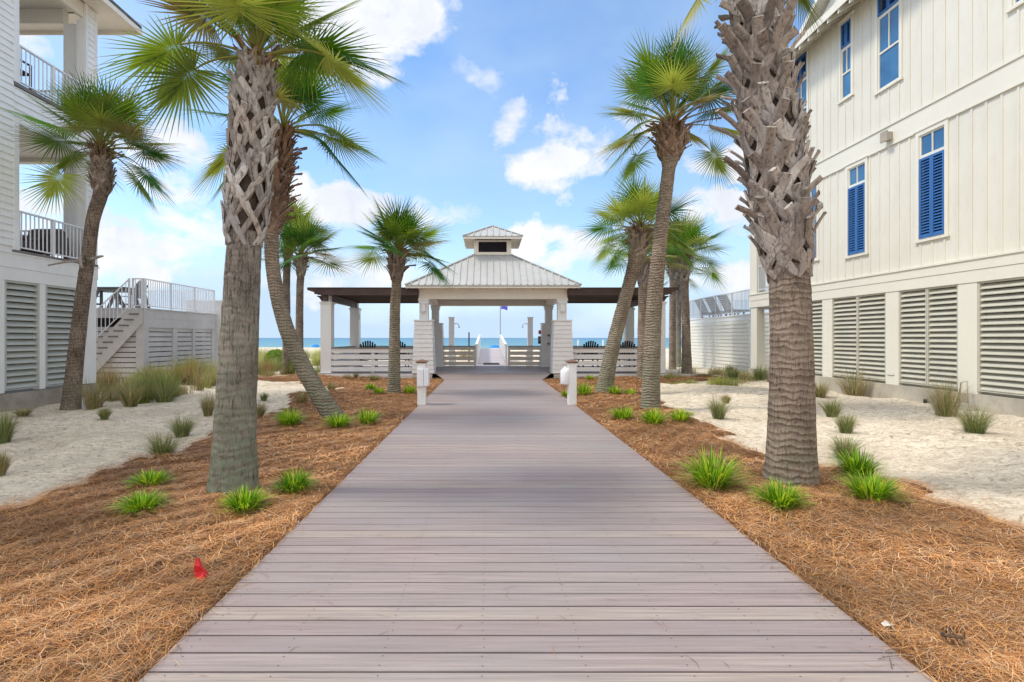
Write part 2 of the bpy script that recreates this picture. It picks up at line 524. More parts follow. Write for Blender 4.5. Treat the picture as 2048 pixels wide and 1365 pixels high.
WL, WR = -1.58, 2.02     # edges of the boardwalk
left_poly = [(WL+.03,.3),(WL+.03,18.7),(-2.1,19.3),(-6.5,19.4),(-9.5,19.6),(-9.2,18.0),(-6.4,17.3),(-5.2,16.1),(-4.3,15.4),(-4.3,14.2),(-5.1,13.4),
             (-4.7,12.2),(-4.2,10.2),(-4.4,9.3),(-4.05,6.9),(-4.2,6.2),(-4.15,5.1),(-4.4,4.5),(-5.2,3.9),(-6.5,3.3),(-8,2.8),(-8,.3)]
right_poly = [(WR-.03,.3),(WR-.03,18.7),(2.5,19.3),(7,19.4),(8.5,20),(9,18.6),(6,17.3),(4.8,16.4),(4.1,13.5),(3.96,11.6),(3.9,9.7),(3.77,8.3),
              (3.5,6.95),(3.45,6.3),(4.06,5.95),(4.29,5.4),(4.3,4.65),(4.32,4.0),(5,3.2),(6.5,2.6),(8,2.2),(8,.3)]

def sdf(poly, X, Y):
    P = np.array(poly); n = len(P)
    d = np.full(X.shape, 1e9); inside = np.zeros(X.shape, bool)
    for i in range(n):
        a = P[i]; b = P[(i+1) % n]
        e = b - a
        t = np.clip(((X-a[0])*e[0] + (Y-a[1])*e[1]) / (e@e), 0, 1)
        d = np.minimum(d, np.hypot(X-a[0]-t*e[0], Y-a[1]-t*e[1]))
        c = ((a[1] > Y) != (b[1] > Y)) & (X < (b[0]-a[0])*(Y-a[1])/((b[1]-a[1]) or 1e-9) + a[0])
        inside ^= c
    return np.where(inside, d, -d)

def bed_height(poly, X, Y, side):
    s = sdf(poly, X, Y)
    wob = 0.10*np.sin(5.1*X+3*Y) + 0.08*np.sin(9.7*Y-4*X) + 0.05*np.sin(17*X+11*Y)
    edge_walk = np.abs(X - (WL if side < 0 else WR))
    sw = np.where(edge_walk < 0.25, s, s + wob)
    base = gz(X, Y)
    n = 0.009*np.sin(7*X+2*np.sin(5*Y)) + 0.009*np.sin(8.3*Y+1.7*np.sin(6*X)) + 0.012*np.sin(19*X-13*Y)
    z = base + 0.035 + np.clip(sw*0.35, -0.09, 0.03) + n*np.clip(sw*4, 0, 1)
    return z, sw

for side, poly, x0, x1 in ((-1, left_poly, -9.6, WL+.02), (1, right_poly, WR-.02, 9.1)):
    gx = np.arange(x0, x1 + .001, 0.07); gx[-1 if side < 0 else 0] = (x1 if side < 0 else x0)
    gy = np.arange(.4, 20.1, 0.07)
    zf = lambda X, Y, p=poly, s=side: bed_height(p, X, Y, s)[0] + fine_noise(X, Y, 4.0) * 0.014
    kf = lambda X, Y, p=poly, s=side: bed_height(p, X, Y, s)[1] > -0.22
    o = grid_mesh('mulch_bed', gx, gy, zf, M['mulch'], keep=kf)
    tag(o, kind='structure')

# ------------------------------------------------------------------ pine straw (countless needles)
def ribbons(name, base, direc, length, width, curl, tint, mat, lift, nseg=3):
    """many curved flat needles as one mesh; everything vectorised"""
    N = len(base)
    side = np.cross(direc, np.tile([0, 0, 1.0], (N, 1)))
    side /= np.linalg.norm(side, axis=1, keepdims=True) + 1e-9
    V = np.zeros((N, nseg+1, 2, 3), dtype=np.float32)
    for s in range(nseg+1):
        t = s/nseg - 0.5
        p = base + direc*(length*t)[:, None] + side*(curl*(t*t-.125)*length)[:, None]
        p[:, 2] += lift*(0.25 - t*t)*4
        w = (width * (1.0 - 0.75*abs(2*t)**2))[:, None] * side * 0.5
        V[:, s, 0] = p - w; V[:, s, 1] = p + w
    V = V.reshape(-1, 3)
    k = (nseg+1)*2
    offs = (np.arange(N)*k)[:, None, None]
    q = np.array([[2*s, 2*s+1, 2*s+3, 2*s+2] for s in range(nseg)])[None]
    Q = (offs + q).reshape(-1, 4)
    me = bpy.data.meshes.new(name)
    me.vertices.add(len(V)); me.vertices.foreach_set('co', V.ravel())
    me.loops.add(Q.size); me.loops.foreach_set('vertex_index', Q.astype(np.int32).ravel())
    me.polygons.add(len(Q)); me.polygons.foreach_set('loop_start', np.arange(0, Q.size, 4, dtype=np.int32))
    a = me.color_attributes.new('tint', 'FLOAT_COLOR', 'POINT')
    c = np.ones((N, k, 4), np.float32); c[..., :3] = tint[:, None, :]
    a.data.foreach_set('color', c.ravel())
    me.materials.append(mat)
    me.update(calc_edges=True)
    o = bpy.data.objects.new(name, me); COL.objects.link(o)
    return o

STRAW = np.array([[0.42,0.22,0.09],[0.52,0.29,0.12],[0.33,0.16,0.07],[0.24,0.11,0.05],[0.60,0.40,0.20],[0.46,0.33,0.21],[0.55,0.30,0.10],[0.70,0.54,0.36],[0.16,0.08,0.045],[0.40,0.35,0.30],[0.50,0.26,0.09]])
def straw(side, poly):
    bs, ds, Ls, Ws, Cs, Ts, Hs = [], [], [], [], [], [], []
    for (y0, y1, dens, wid, ln) in ((1.3, 3.2, 5600, .0020, .16), (3.2, 5.5, 3300, .0028, .16), (5.5, 9, 1200, .0046, .16), (9, 20, 360, .008, .18)):
        xr = (-9.4, WL+.04) if side < 0 else (WR-.04, 9.0)
        # only where the frame can see (a little beyond it)
        lo = max(xr[0], -1.02*y1 - .4); hi = min(xr[1], 1.12*y1 + .4)
        A = (hi-lo)*(y1-y0); n = int(A*dens)
        x = RNG.uniform(lo, hi, n); y = RNG.uniform(y0, y1, n)
        z, sw = bed_height(poly, x, y, side)
        frame = (x > -1.0*y - .35) & (x < 1.10*y + .35)
        spill = RNG.uniform(0, 1, n) < np.exp(np.clip(sw, -1, 0)*9)
        k = (sw > -0.5) & frame & spill
        x, y, z = x[k], y[k], z[k]; n = len(x)
        z = np.maximum(z, gz(x, y)+.005)
        # swept-together tufts share a heading
        ang = 2.2*np.sin(1.7*x+.9*y)+1.7*np.cos(2.3*y-1.1*x) + RNG.normal(0, 1.25, n)
        el = RNG.normal(0, .16, n)
        d = np.stack([np.cos(ang)*np.cos(el), np.sin(ang)*np.cos(el), np.sin(el)], 1)
        L = RNG.uniform(.6, 1.35, n)*ln
        # keep the heads off the boardwalk except for a few strays
        ends = np.abs(d[:, 0])*L*.5
        over = (x+ends > WL+.03) if side < 0 else (x-ends < WR-.03)
        kk = ~over | (RNG.uniform(0, 1, n) < .10)
        z = z + RNG.uniform(.002, .035, n)
        z = np.where(over, np.maximum(z, .008), z)
        t = STRAW[RNG.integers(0, len(STRAW), n)] * RNG.uniform(.75, 1.55, n)[:, None] * np.array([.96, .82, .68]) * (1 + .38*np.sin(1.9*x+1.3*np.sin(2.1*y)+.8)*np.sin(2.6*y+np.sin(1.7*x)))[:, None]
        for lst, arr in ((bs, np.stack([x, y, z], 1)), (ds, d), (Ls, L), (Ws, wid*RNG.uniform(.7, 1.3, n)), (Cs, RNG.normal(0, .5, n)), (Ts, t), (Hs, RNG.uniform(0, .012, n))):
            lst.append(arr[kk])
    o = ribbons('pine_straw', np.concatenate(bs), np.concatenate(ds), np.concatenate(Ls), np.concatenate(Ws), np.concatenate(Cs), np.concatenate(Ts), M['straw'], np.concatenate(Hs))
    tag(o, 'loose rust brown pine needles covering the bed %s of the boardwalk' % ('left' if side < 0 else 'right'), 'pine straw', kind='stuff')
straw(-1, left_poly); straw(1, right_poly)
def strays():
    n = 800
    u = RNG.beta(.35, .35, n); x = WL+.03+(WR-WL-.06)*u; y = 1.6+RNG.uniform(0, 1, n)**1.4*14
    ang = RNG.uniform(0, 6.28, n); d = np.stack([np.cos(ang), np.sin(ang), np.zeros(n)], 1)
    t = STRAW[RNG.integers(0, len(STRAW), n)]*.8
    o = ribbons('stray_needles', np.stack([x, y, np.full(n, .003)], 1), d, RNG.uniform(.04, .13, n), RNG.uniform(.0018, .003, n), RNG.normal(0, .5, n), t, M['straw'], RNG.uniform(0, .006, n))
    tag(o, 'few stray brown needles blown onto the boardwalk boards', 'pine straw', kind='stuff')
strays()

# ------------------------------------------------------------------ litter and short growth on the sand
def sand_litter():
    n = 16000
    x = RNG.uniform(-13, 13, n); y = RNG.uniform(2.5, 19, n)
    s = np.maximum(sdf(left_poly, x, y), sdf(right_poly, x, y))
    k = (s < -.1) & (np.abs(x-.2) > 2.2) & (x > -y*1.0-.3) & (x < y*1.1+.3) & (x > -11.3) & (x < 9.9)
    clump = np.sin(1.3*x+2*np.sin(.7*y))+np.sin(1.9*y+1.4*np.sin(x))
    k &= RNG.uniform(-1.6, 2.2, n) < clump
    x, y = x[k], y[k]; n = len(x)
    z = np.array([sand_h(a_, b_) for a_, b_ in zip(x, y)]) + .010
    ang = RNG.normal(0.1, .7, n); el = RNG.normal(0, .08, n)
    d = np.stack([np.cos(ang), np.sin(ang), el], 1)
    pal = np.array([[.20,.14,.09],[.34,.27,.19],[.12,.09,.06],[.25,.26,.10],[.42,.30,.18]])
    t = pal[RNG.integers(0, 4, n)]
    o = ribbons('plant_litter', np.stack([x, y, z], 1), d, RNG.uniform(.04, .22, n), RNG.uniform(.006, .016, n)*(y/9).clip(.6, 2), RNG.normal(0, .6, n), t, M['straw'], RNG.uniform(0, .012, n))
    tag(o, 'scattered dry twigs and needles lying on the pale sand', 'litter', kind='stuff')
sand_litter()

# ------------------------------------------------------------------ boardwalk
def boards_x(x0, x1, y0, y1, ztop, pitch=0.143, gap=0.0135, th=0.030, zfn=None):
    """boards running in x, laid one behind another in y"""
    mb = MB(); y = y0
    while y < y1 - .01:
        ye = min(y + pitch - gap, y1)
        dz = random.uniform(-.0008, .0008)
        za = (zfn(y) if zfn else ztop)+dz; zb = (zfn(ye) if zfn else ztop)+dz
        a, b = (x0(y), x1(y)) if callable(x0) else (x0, x1)
        c, d = (x0(ye), x1(ye)) if callable(x0) else (x0, x1)
        e = random.uniform(-.006, .006); a += e; c += e; b += e; d += e
        k = .0025
        vs = [(a,y,za-th),(b,y,za-th),(d,ye,zb-th),(c,ye,zb-th),
              (a,y,za-k),(b,y,za-k),(d,ye,zb-k),(c,ye,zb-k),
              (a+k,y+k,za),(b-k,y+k,za),(d-k,ye-k,zb),(c+k,ye-k,zb)]
        mb.add(vs, [(0,3,2,1),(0,1,5,4),(1,2,6,5),(2,3,7,6),(3,0,4,7),(4,5,9,8),(5,6,10,9),(6,7,11,10),(7,4,8,11),(8,9,10,11)])
        y += pitch
    return mb
walk = boards_x(WL, WR, 0.35, 18.55, 0.0).build('boardwalk', M['planks'])
tag(walk, kind='structure')
mb = MB().box(WL+.06, WR-.06, .3, 18.5, -.16, -.07)  # solid near-black slab under the boards, standing in for shade in the gaps
tag(mb.build('board_gap_shade', M['void']), kind='structure')
walk_gap_shade = bpy.data.objects['board_gap_shade']; walk_gap_shade.parent = walk
# screw heads in rows where joists would run
mb = MB(); y = .35; ji = 0
while y < 9.5:
    for j, x in enumerate(np.linspace(WL+.10, WR-.10, 8)):
        for dy in (.035, .105):
            cxx, cyy = x + random.uniform(-.006, .006), y + dy + random.uniform(-.004, .004)
            mb.add([(cxx+.0034*math.cos(a), cyy+.0034*math.sin(a), .0012) for a in np.linspace(0, 2*math.pi, 7)[:-1]], [tuple(range(6))])
    y += .143
mb.build('screw_heads', M['black_plastic'], walk)
walk.children[1]['kind'] = 'stuff'

# ------------------------------------------------------------------ grass and liriope clumps
def clump_mesh(n, h, spread, palette, lean=0.5, width=.006, base_r=.06, nseg=4, seed=0, droop=1.0, tip=None):
    rnd = random.Random(seed)
    mb = MB()
    for i in range(n):
        az = rnd.uniform(0, 2*math.pi); r0 = base_r*math.sqrt(rnd.random())
        L = h*rnd.uniform(.55, 1.15)
        out = spread*rnd.uniform(.15, 1.0)
        d = Vector((math.cos(az), math.sin(az), 0))
        aw = az + rnd.uniform(-.5, .5); d2 = Vector((math.cos(aw), math.sin(aw), 0))
        s = Vector((-math.sin(az), math.cos(az), 0)) * (width*rnd.uniform(.7, 1.3)*.5)
        b = d*r0
        c0 = Vector(rnd.choice(palette)) * rnd.uniform(.75, 1.25)
        vs = []; cs = []
        tipc = Vector(tip) if tip and rnd.random() < .45 else c0*1.25
        for k in range(nseg+1):
            t = k/nseg
            p = b + d2*(out*t**1.4) + Vector((0, 0, L*(t - droop*.45*t**2.6*out/max(spread, 1e-3))))
            w = 1 - t**2*.95
            vs += [p - s*w, p + s*w]
            cc = c0.lerp(tipc, t**2)
            cs += [tuple(cc), tuple(cc)]
        mb.add(vs, [(2*k, 2*k+1, 2*k+3, 2*k+2) for k in range(nseg)], cs)
    return mb

GREEN = [(0.15,.32,.02),(0.22,.42,.02),(0.07,.20,.015),(0.34,.50,.03),(0.46,.54,.07),(.06,.16,.015)]
SEDGE = [(0.15,.20,.06),(0.22,.26,.09),(0.10,.14,.04),(0.30,.28,.14),(0.09,.16,.04)]
DRY = [(0.38,.29,.14),(0.30,.20,.09),(0.22,.20,.08),(0.44,.37,.21)]
clump_no = [0]
def clump(px, py, hpx, kind, label, wpx=None, name=None):
    clump_no[0] += 1
    p = ground_at(px, py - 2)
    p.z = sand_h(p.x, p.y) - .005 if kind != 'green' else float(gz(p.x, p.y)) + .025
    m = p.y / F
    h = hpx*m
    w = (wpx or hpx*1.5)*m*.5
    if kind == 'green':
        near = p.y < 9
        mb = clump_mesh(430 if near else 190, h*1.12, w*1.32, GREEN, width=.012 if near else .018, base_r=w*.42, seed=clump_no[0], droop=1.15)
        mb2 = clump_mesh(150, h*.55, w*1.4, [(0.45,.36,.10),(0.36,.22,.08),(.5,.45,.12),(.24,.15,.07),(.30,.38,.06)], width=.010, base_r=w*.4, seed=clump_no[0]+500, droop=1.6)
        mb.add(mb2.v, mb2.f, mb2.c)
        o = mb.build(name or 'liriope_clump', M['blade'])
        tag(o, label, 'green clump', 'bright green clumps planted in the pine straw')
    else:
        near = p.y < 10
        pal = SEDGE if kind == 'sedge' else SEDGE + DRY + DRY[:2]
        mb = clump_mesh(480 if near else 260, h*1.15, w*1.3, pal, width=.005 if near else .010, base_r=w*.38, seed=clump_no[0], droop=.8, tip=(.42,.34,.18))
        o = mb.build(name or 'grass_tuft', M['blade'])
        tag(o, label, 'grass tuft', 'wild grass tufts growing in the sand')
    o.location = p
    return o

for a in [
    (300, 984, 38, 'green', 'small bright green clump at left bed edge, farther of the touching pair', 72),
    (284, 1030, 46, 'green', 'bright green clump at left bed edge, nearer of the touching pair', 84),
    (490, 1024, 54, 'green', 'bright green clump right in front of the big left palm trunk base', 84),
    (588, 985, 50, 'green', 'bright green clump between the big left palm trunk and the boardwalk', 76),
    (580, 858, 40, 'green', 'bright green clump left of the foot of the curved palm trunk', 62),
    (676, 858, 34, 'green', 'dark green clump touching the foot of the curved palm trunk', 58),
    (735, 851, 38, 'green', 'bright green clump between the curved palm foot and the boardwalk', 54),
    (741, 785, 17, 'green', 'little green clump left of the mid left palm, farther of two touching', 26),
    (757, 792, 18, 'green', 'little green clump left of the mid left palm, nearer of two touching', 26),
    (819, 790, 22, 'green', 'green clump between the mid left palm and the left path post', 32),
    (1133, 795, 16, 'green', 'tiny green clump hidden behind the right path post', 24),
    (1168, 793, 30, 'green', 'green clump between the right path post and the leaning palm', 44),
    (1180, 764, 14, 'green', 'small dull green clump just behind the leaning palm foot, left side', 22),
    (1230, 793, 22, 'green', 'yellow green clump right beside the foot of the leaning palm', 34),
    (1261, 793, 15, 'green', 'small green clump between the leaning palm foot and tall slim palm', 24),
    (1236, 754, 14, 'green', 'small green clump against the right pavilion skirt, left of a pair', 22),
    (1257, 756, 16, 'green', 'small green clump against the right pavilion skirt, right of a pair', 28),
    (1245, 841, 34, 'green', 'bright green clump left of the tall slim palm foot near boardwalk', 54),
    (1306, 853, 38, 'green', 'green clump directly in front of the tall slim palm foot', 52),
    (1360, 849, 32, 'green', 'green clump right of the tall slim palm foot near the sand', 50),
    (1424, 978, 82, 'green', 'large bright green clump between boardwalk and big right palm', 112),
    (1560, 1018, 62, 'green', 'bright green clump right in front of the big right palm trunk', 88),
    (1716, 960, 58, 'green', 'dark green clump right of big right palm, farther half of tall pair', 84),
    (1742, 1006, 66, 'green', 'bright green clump right of big right palm, nearer half of tall pair', 96),
    (326, 921, 56, 'sedge', 'largest round tuft at the sand edge left of the big left palm', 84),
    (364, 874, 44, 'sedge', 'round green tuft on sand just left of the big left palm', 62),
    (209, 852, 24, 'sedge', 'small dark tuft alone on sand in front of the left house palm', 32),
    (6, 888, 64, 'sedge', 'green tuft at the far left photo edge, upper of two', 60),
    (2, 952, 50, 'dry', 'tuft cut by the left photo edge, lower and browner of two', 34),
    (188, 824, 60, 'dry', 'shaggy straw brown tuft right beside the house palm foot', 70),
    (262, 820, 52, 'dry', 'rusty brown tuft standing at front of the tall left grass', 60),
    (330, 806, 44, 'sedge', 'green tuft at the right front end of the tall left grass', 80),
    (392, 772, 34, 'dry', 'brownish tuft on sand left of the big left palm, near the deck end', 60),
    (46, 838, 16, 'dry', 'flat dry tuft on sand under the left house louvers', 44),
    (416, 835, 46, 'dry', 'thin brown tuft half hidden behind the big left palm trunk', 40),
    (519, 836, 34, 'dry', 'brownish tuft at right edge of big left palm trunk', 36),
    (528, 803, 16, 'sedge', 'small tuft on sand right of big left palm, behind a browner one', 22),
    (605, 812, 32, 'dry', 'brown tuft behind the leaning base of the curved palm', 34),
    (663, 788, 22, 'dry', 'small tuft on the sand patch right of the curved palm', 26),
    (694, 763, 14, 'dry', 'small dry tuft in front of left pergola skirt, leftmost of three', 20),
    (712, 760, 12, 'sedge', 'thin small tuft in front of left pergola skirt, middle of three', 14),
    (749, 764, 16, 'sedge', 'tuft in front of left pergola skirt, rightmost and widest of three', 28),
    (1437, 839, 46, 'sedge', 'round tuft standing alone on sand between tall slim and big right palm', 54),
    (1452, 812, 18, 'dry', 'small dry tuft on sand just behind a round green tuft', 24),
    (1640, 800, 34, 'dry', 'dry tuft showing at right edge of the big right palm trunk', 44),
    (1664, 833, 38, 'sedge', 'farthest of three green tufts in a row right of big right palm', 48),
    (1692, 870, 42, 'sedge', 'middle of three green tufts in a row right of big right palm', 52),
    (1690, 908, 48, 'sedge', 'nearest of three green tufts in a row right of big right palm', 70),
    (1708, 796, 58, 'dry', 'broad wispy tuft against the right house foundation near big palm', 92),
    (1892, 842, 76, 'dry', 'tall brown and green tuft in front of the right house louvers', 88),
    (1950, 876, 56, 'sedge', 'wide dark green tuft on sand nearest the right house', 80),
]:
    clump(a[0], a[1], a[2], a[3], a[4], a[5])

def grass_patch(name, poly, n, h, pal, label, width=.008, cat='dune grass', hvar=.4, seedw=0):
    P = np.array(poly); lo = P.min(0); hi = P.max(0)
    rnd = random.Random(len(label)+seedw)
    mb = MB(); cnt = 0; tries = 0
    cen = [(rnd.uniform(lo[0], hi[0]), rnd.uniform(lo[1], hi[1]), rnd.uniform(.35, 1.25), Vector(rnd.choice(pal))) for _ in range(int(max(6, n/150)))]
    while cnt < n and tries < n*20:
        tries += 1
        cx_, cy_, hs, cc_ = rnd.choice(cen)
        x = cx_+rnd.gauss(0, .15); y = cy_+rnd.gauss(0, .15)
        if sdf(poly, np.array([x]), np.array([y]))[0] < 0: continue
        cnt += 1
        az = rnd.uniform(0, 6.283); L = h*hs*rnd.uniform(1-hvar, 1+hvar); out = L*rnd.uniform(.08, .85)
        d = Vector((math.cos(az), math.sin(az), 0)); s = Vector((-math.sin(az), math.cos(az), 0))*width*.5*rnd.uniform(.7, 1.4)
        b = Vector((x, y, sand_h(x, y)-.01)); c0 = Vector(rnd.choice(pal)).lerp(cc_, .8)*rnd.uniform(.7, 1.3)
        vs = []; cs = []
        for k in range(4):
            t = k/3
            p = b + d*(out*t**1.5) + Vector((0, 0, L*(t-.3*t**2.5*out/L)))
            vs += [p-s*(1-.93*t*t), p+s*(1-.93*t*t)]; cs += [tuple(c0*(1+.25*t))]*2
        mb.add(vs, [(2*k, 2*k+1, 2*k+3, 2*k+2) for k in range(3)], cs)
    o = mb.build(name, M['blade'])
    tag(o, label, cat, kind='stuff')
    return o

WILD = [(0.20,.23,.07),(0.27,.29,.10),(0.14,.18,.05),(0.36,.33,.16),(0.42,.36,.20),(0.25,.20,.09),(.18,.25,.06)]
grass_patch('dune_grass', [(-9.9,13.3),(-9.5,12.4),(-9.0,11.8),(-8.5,12.2),(-8.1,11.7),(-7.9,12.5),(-8.0,13.6),(-8.5,15.5),(-9.0,16.8),(-9.4,17.3),(-11.4,17.2),(-11.4,15),(-10.6,13.5)], 7500, .70, WILD+DRY[:2]+[(.10,.16,.03),(.16,.24,.05),(.13,.20,.05),(.30,.20,.09)],
            'tall shaggy green and straw coloured grass in front of the left raised deck', .013)
grass_patch('dune_grass', [(-11.4,17.4),(-9.2,17.6),(-8.2,18.6),(-8.4,20.5),(-11.4,21.5)], 4200, .66, WILD+DRY,
            'brownish wild grass along the far end of the left raised deck')
grass_patch('dune_grass', [(-6.6,21),(-9.5,20),(-11.2,22.5),(-14,30),(-18,38),(-9,38),(-6.8,30)], 11000, .75, WILD+[(.40,.44,.16)],
            'loose dune grass between the left palms and the beach', .012)
grass_patch('dune_grass', [(5.6,17.2),(7.2,19.4),(10,19.3),(9.8,17.9),(9.7,15.4),(7.6,16.0)], 4200, .24, WILD+[(.30,.33,.08)],
            'short weedy grass between right pavilion corner and right house', .010)
grass_patch('dune_grass', [(7.0,19.6),(7.2,21.5),(10.7,24),(10.8,20.2),(9.8,19.4)], 1600, .40, WILD,
            'green grass at the foot of the white right deck wall', .012)
grass_patch('dune_grass', [(7.4,24),(10.4,27),(11,40),(8.5,40)], 2400, .55, [(.42,.40,.16),(.36,.36,.14),(.48,.44,.22)],
            'yellowish grass behind the right palms toward the sea', .018)
grass_patch('dune_grass', [(-2.2,27.5),(-.9,27.5),(-.9,40),(-6,40),(-5,28)], 1700, .95, [(.40,.34,.14),(.46,.36,.16),(.30,.30,.12)],
            'sea oats behind the shower post left of the beach walkway', .016)
for (x, y, h, lb) in ((8.9,18.3,.62,'leafy tuft by the right deck wall, left of two'), (9.7,18.0,.66,'leafy tuft by the right deck wall, right of two'), (9.6,16.6,.55,'grass tuft left of big right palm by the porch opening')):
    mb = clump_mesh(240, h, h*.6, SEDGE+[(.16,.24,.08)], width=.010, base_r=.15, seed=int(x*100))
    o = mb.build('grass_tuft', M['blade']); o.location = (x, y, float(gz(x, y)))
    tag(o, lb, 'grass tuft', 'wild grass tufts growing in the sand')

def shrub(name, c, r, h, n, label, pal):
    rnd = random.Random(5)
    root = thing(name, c, label, 'shrub')
    mb = MB()
    for i in range(9):
        az = rnd.uniform(0, 6.28)
        mb.tube([(0, 0, 0), (r*.4*math.cos(az), r*.4*math.sin(az), h*.5), (r*.75*math.cos(az), r*.75*math.sin(az), h*.8)], [.012, .008, .004], 5)
    mb.build('stem', M['dead_wood'], root)
    mb = MB()
    for i in range(n):
        u = Vector((rnd.gauss(0, 1), rnd.gauss(0, 1), rnd.gauss(0, 1))).normalized()*rnd.uniform(.55, 1)**.5
        p = Vector((u.x*r, u.y*r, h*.55+u.z*h*.5))
        a = Vector((rnd.gauss(0, 1), rnd.gauss(0, 1), rnd.gauss(0, 1))).normalized()*.05
        b = a.cross(Vector((rnd.gauss(0, 1), rnd.gauss(0, 1), rnd.gauss(0, 1)))).normalized()*.022
        c0 = tuple(Vector(rnd.choice(pal))*rnd.uniform(.7, 1.3))
        mb.add([p-a, p+b, p+a, p-b], [(0, 1, 2, 3)], c0)
    mb.build('foliage', M['blade'], root)
s0 = ground_at(554, 738)
shrub('green_shrub', (s0.x, s0.y, float(gz(s0.x, s0.y))), .62, .95, 2600, 'round yellow green shrub between big left palm and curved palm', [(.16,.27,.03),(.24,.36,.04),(.10,.2,.03)])

# ------------------------------------------------------------------ palms
def spline(pts, n):
    """Catmull-Rom through pts"""
    P = [Vector(p) for p in pts]; P = [P[0]*2-P[1]] + P + [P[-1]*2-P[-2]]
    out = []
    seg = len(P)-3
    for i in range(n+1):
        u = i/n*seg; k = min(int(u), seg-1); t = u-k
        a, b, c, d = P[k:k+4]
        out.append(.5*((2*b)+(c-a)*t+(2*a-5*b+4*c-d)*t*t+(-a+3*b-3*c+d)*t**3))
    return out

def frame_at(path, i):
    t = (path[min(i+1, len(path)-1)]-path[max(i-1, 0)]).normalized()
    a = Vector((1, 0, 0)); a = (a-t*a.dot(t)).normalized()
    return t, a, t.cross(a)

def trunk_mesh(path, rad, seg, ring, rough, seed):
    mb = MB(); vs = []; fs = []
    L = 0
    for i, p in enumerate(path):
        t, a, b = frame_at(path, i)
        if i: L += (p-path[i-1]).length
        r0 = rad[i]
        saw = ((L/ring) % 1.0)
        for k in range(seg):
            th = 2*math.pi*k/seg
            jig = noise.noise((math.cos(th)*1.2+seed, math.sin(th)*1.2, L*1.1))*.03
            saw2 = (((L + .03*math.sin(th*2+seed) + .02*noise.noise((math.cos(th)*2, math.sin(th)*2, L*.7)))/ring) % 1.0)
            fine = noise.noise((math.cos(th)*8+seed, math.sin(th)*8, L*6))*.034
            rr = r0*(1+jig+rough*((saw2-.5)*.055*(.5+noise.noise((th, L*2.0, seed)))+fine))
            vs.append(p+(a*math.cos(th)+b*math.sin(th))*rr)
    n = seg
    for i in range(len(path)-1):
        for k in range(n):
            fs.append((i*n+k, i*n+(k+1)%n, (i+1)*n+(k+1)%n, (i+1)*n+k))
    fs.append(tuple(range(n))[::-1]); fs.append(tuple(range((len(path)-1)*n, len(path)*n)))
    mb.add(vs, fs)
    return mb

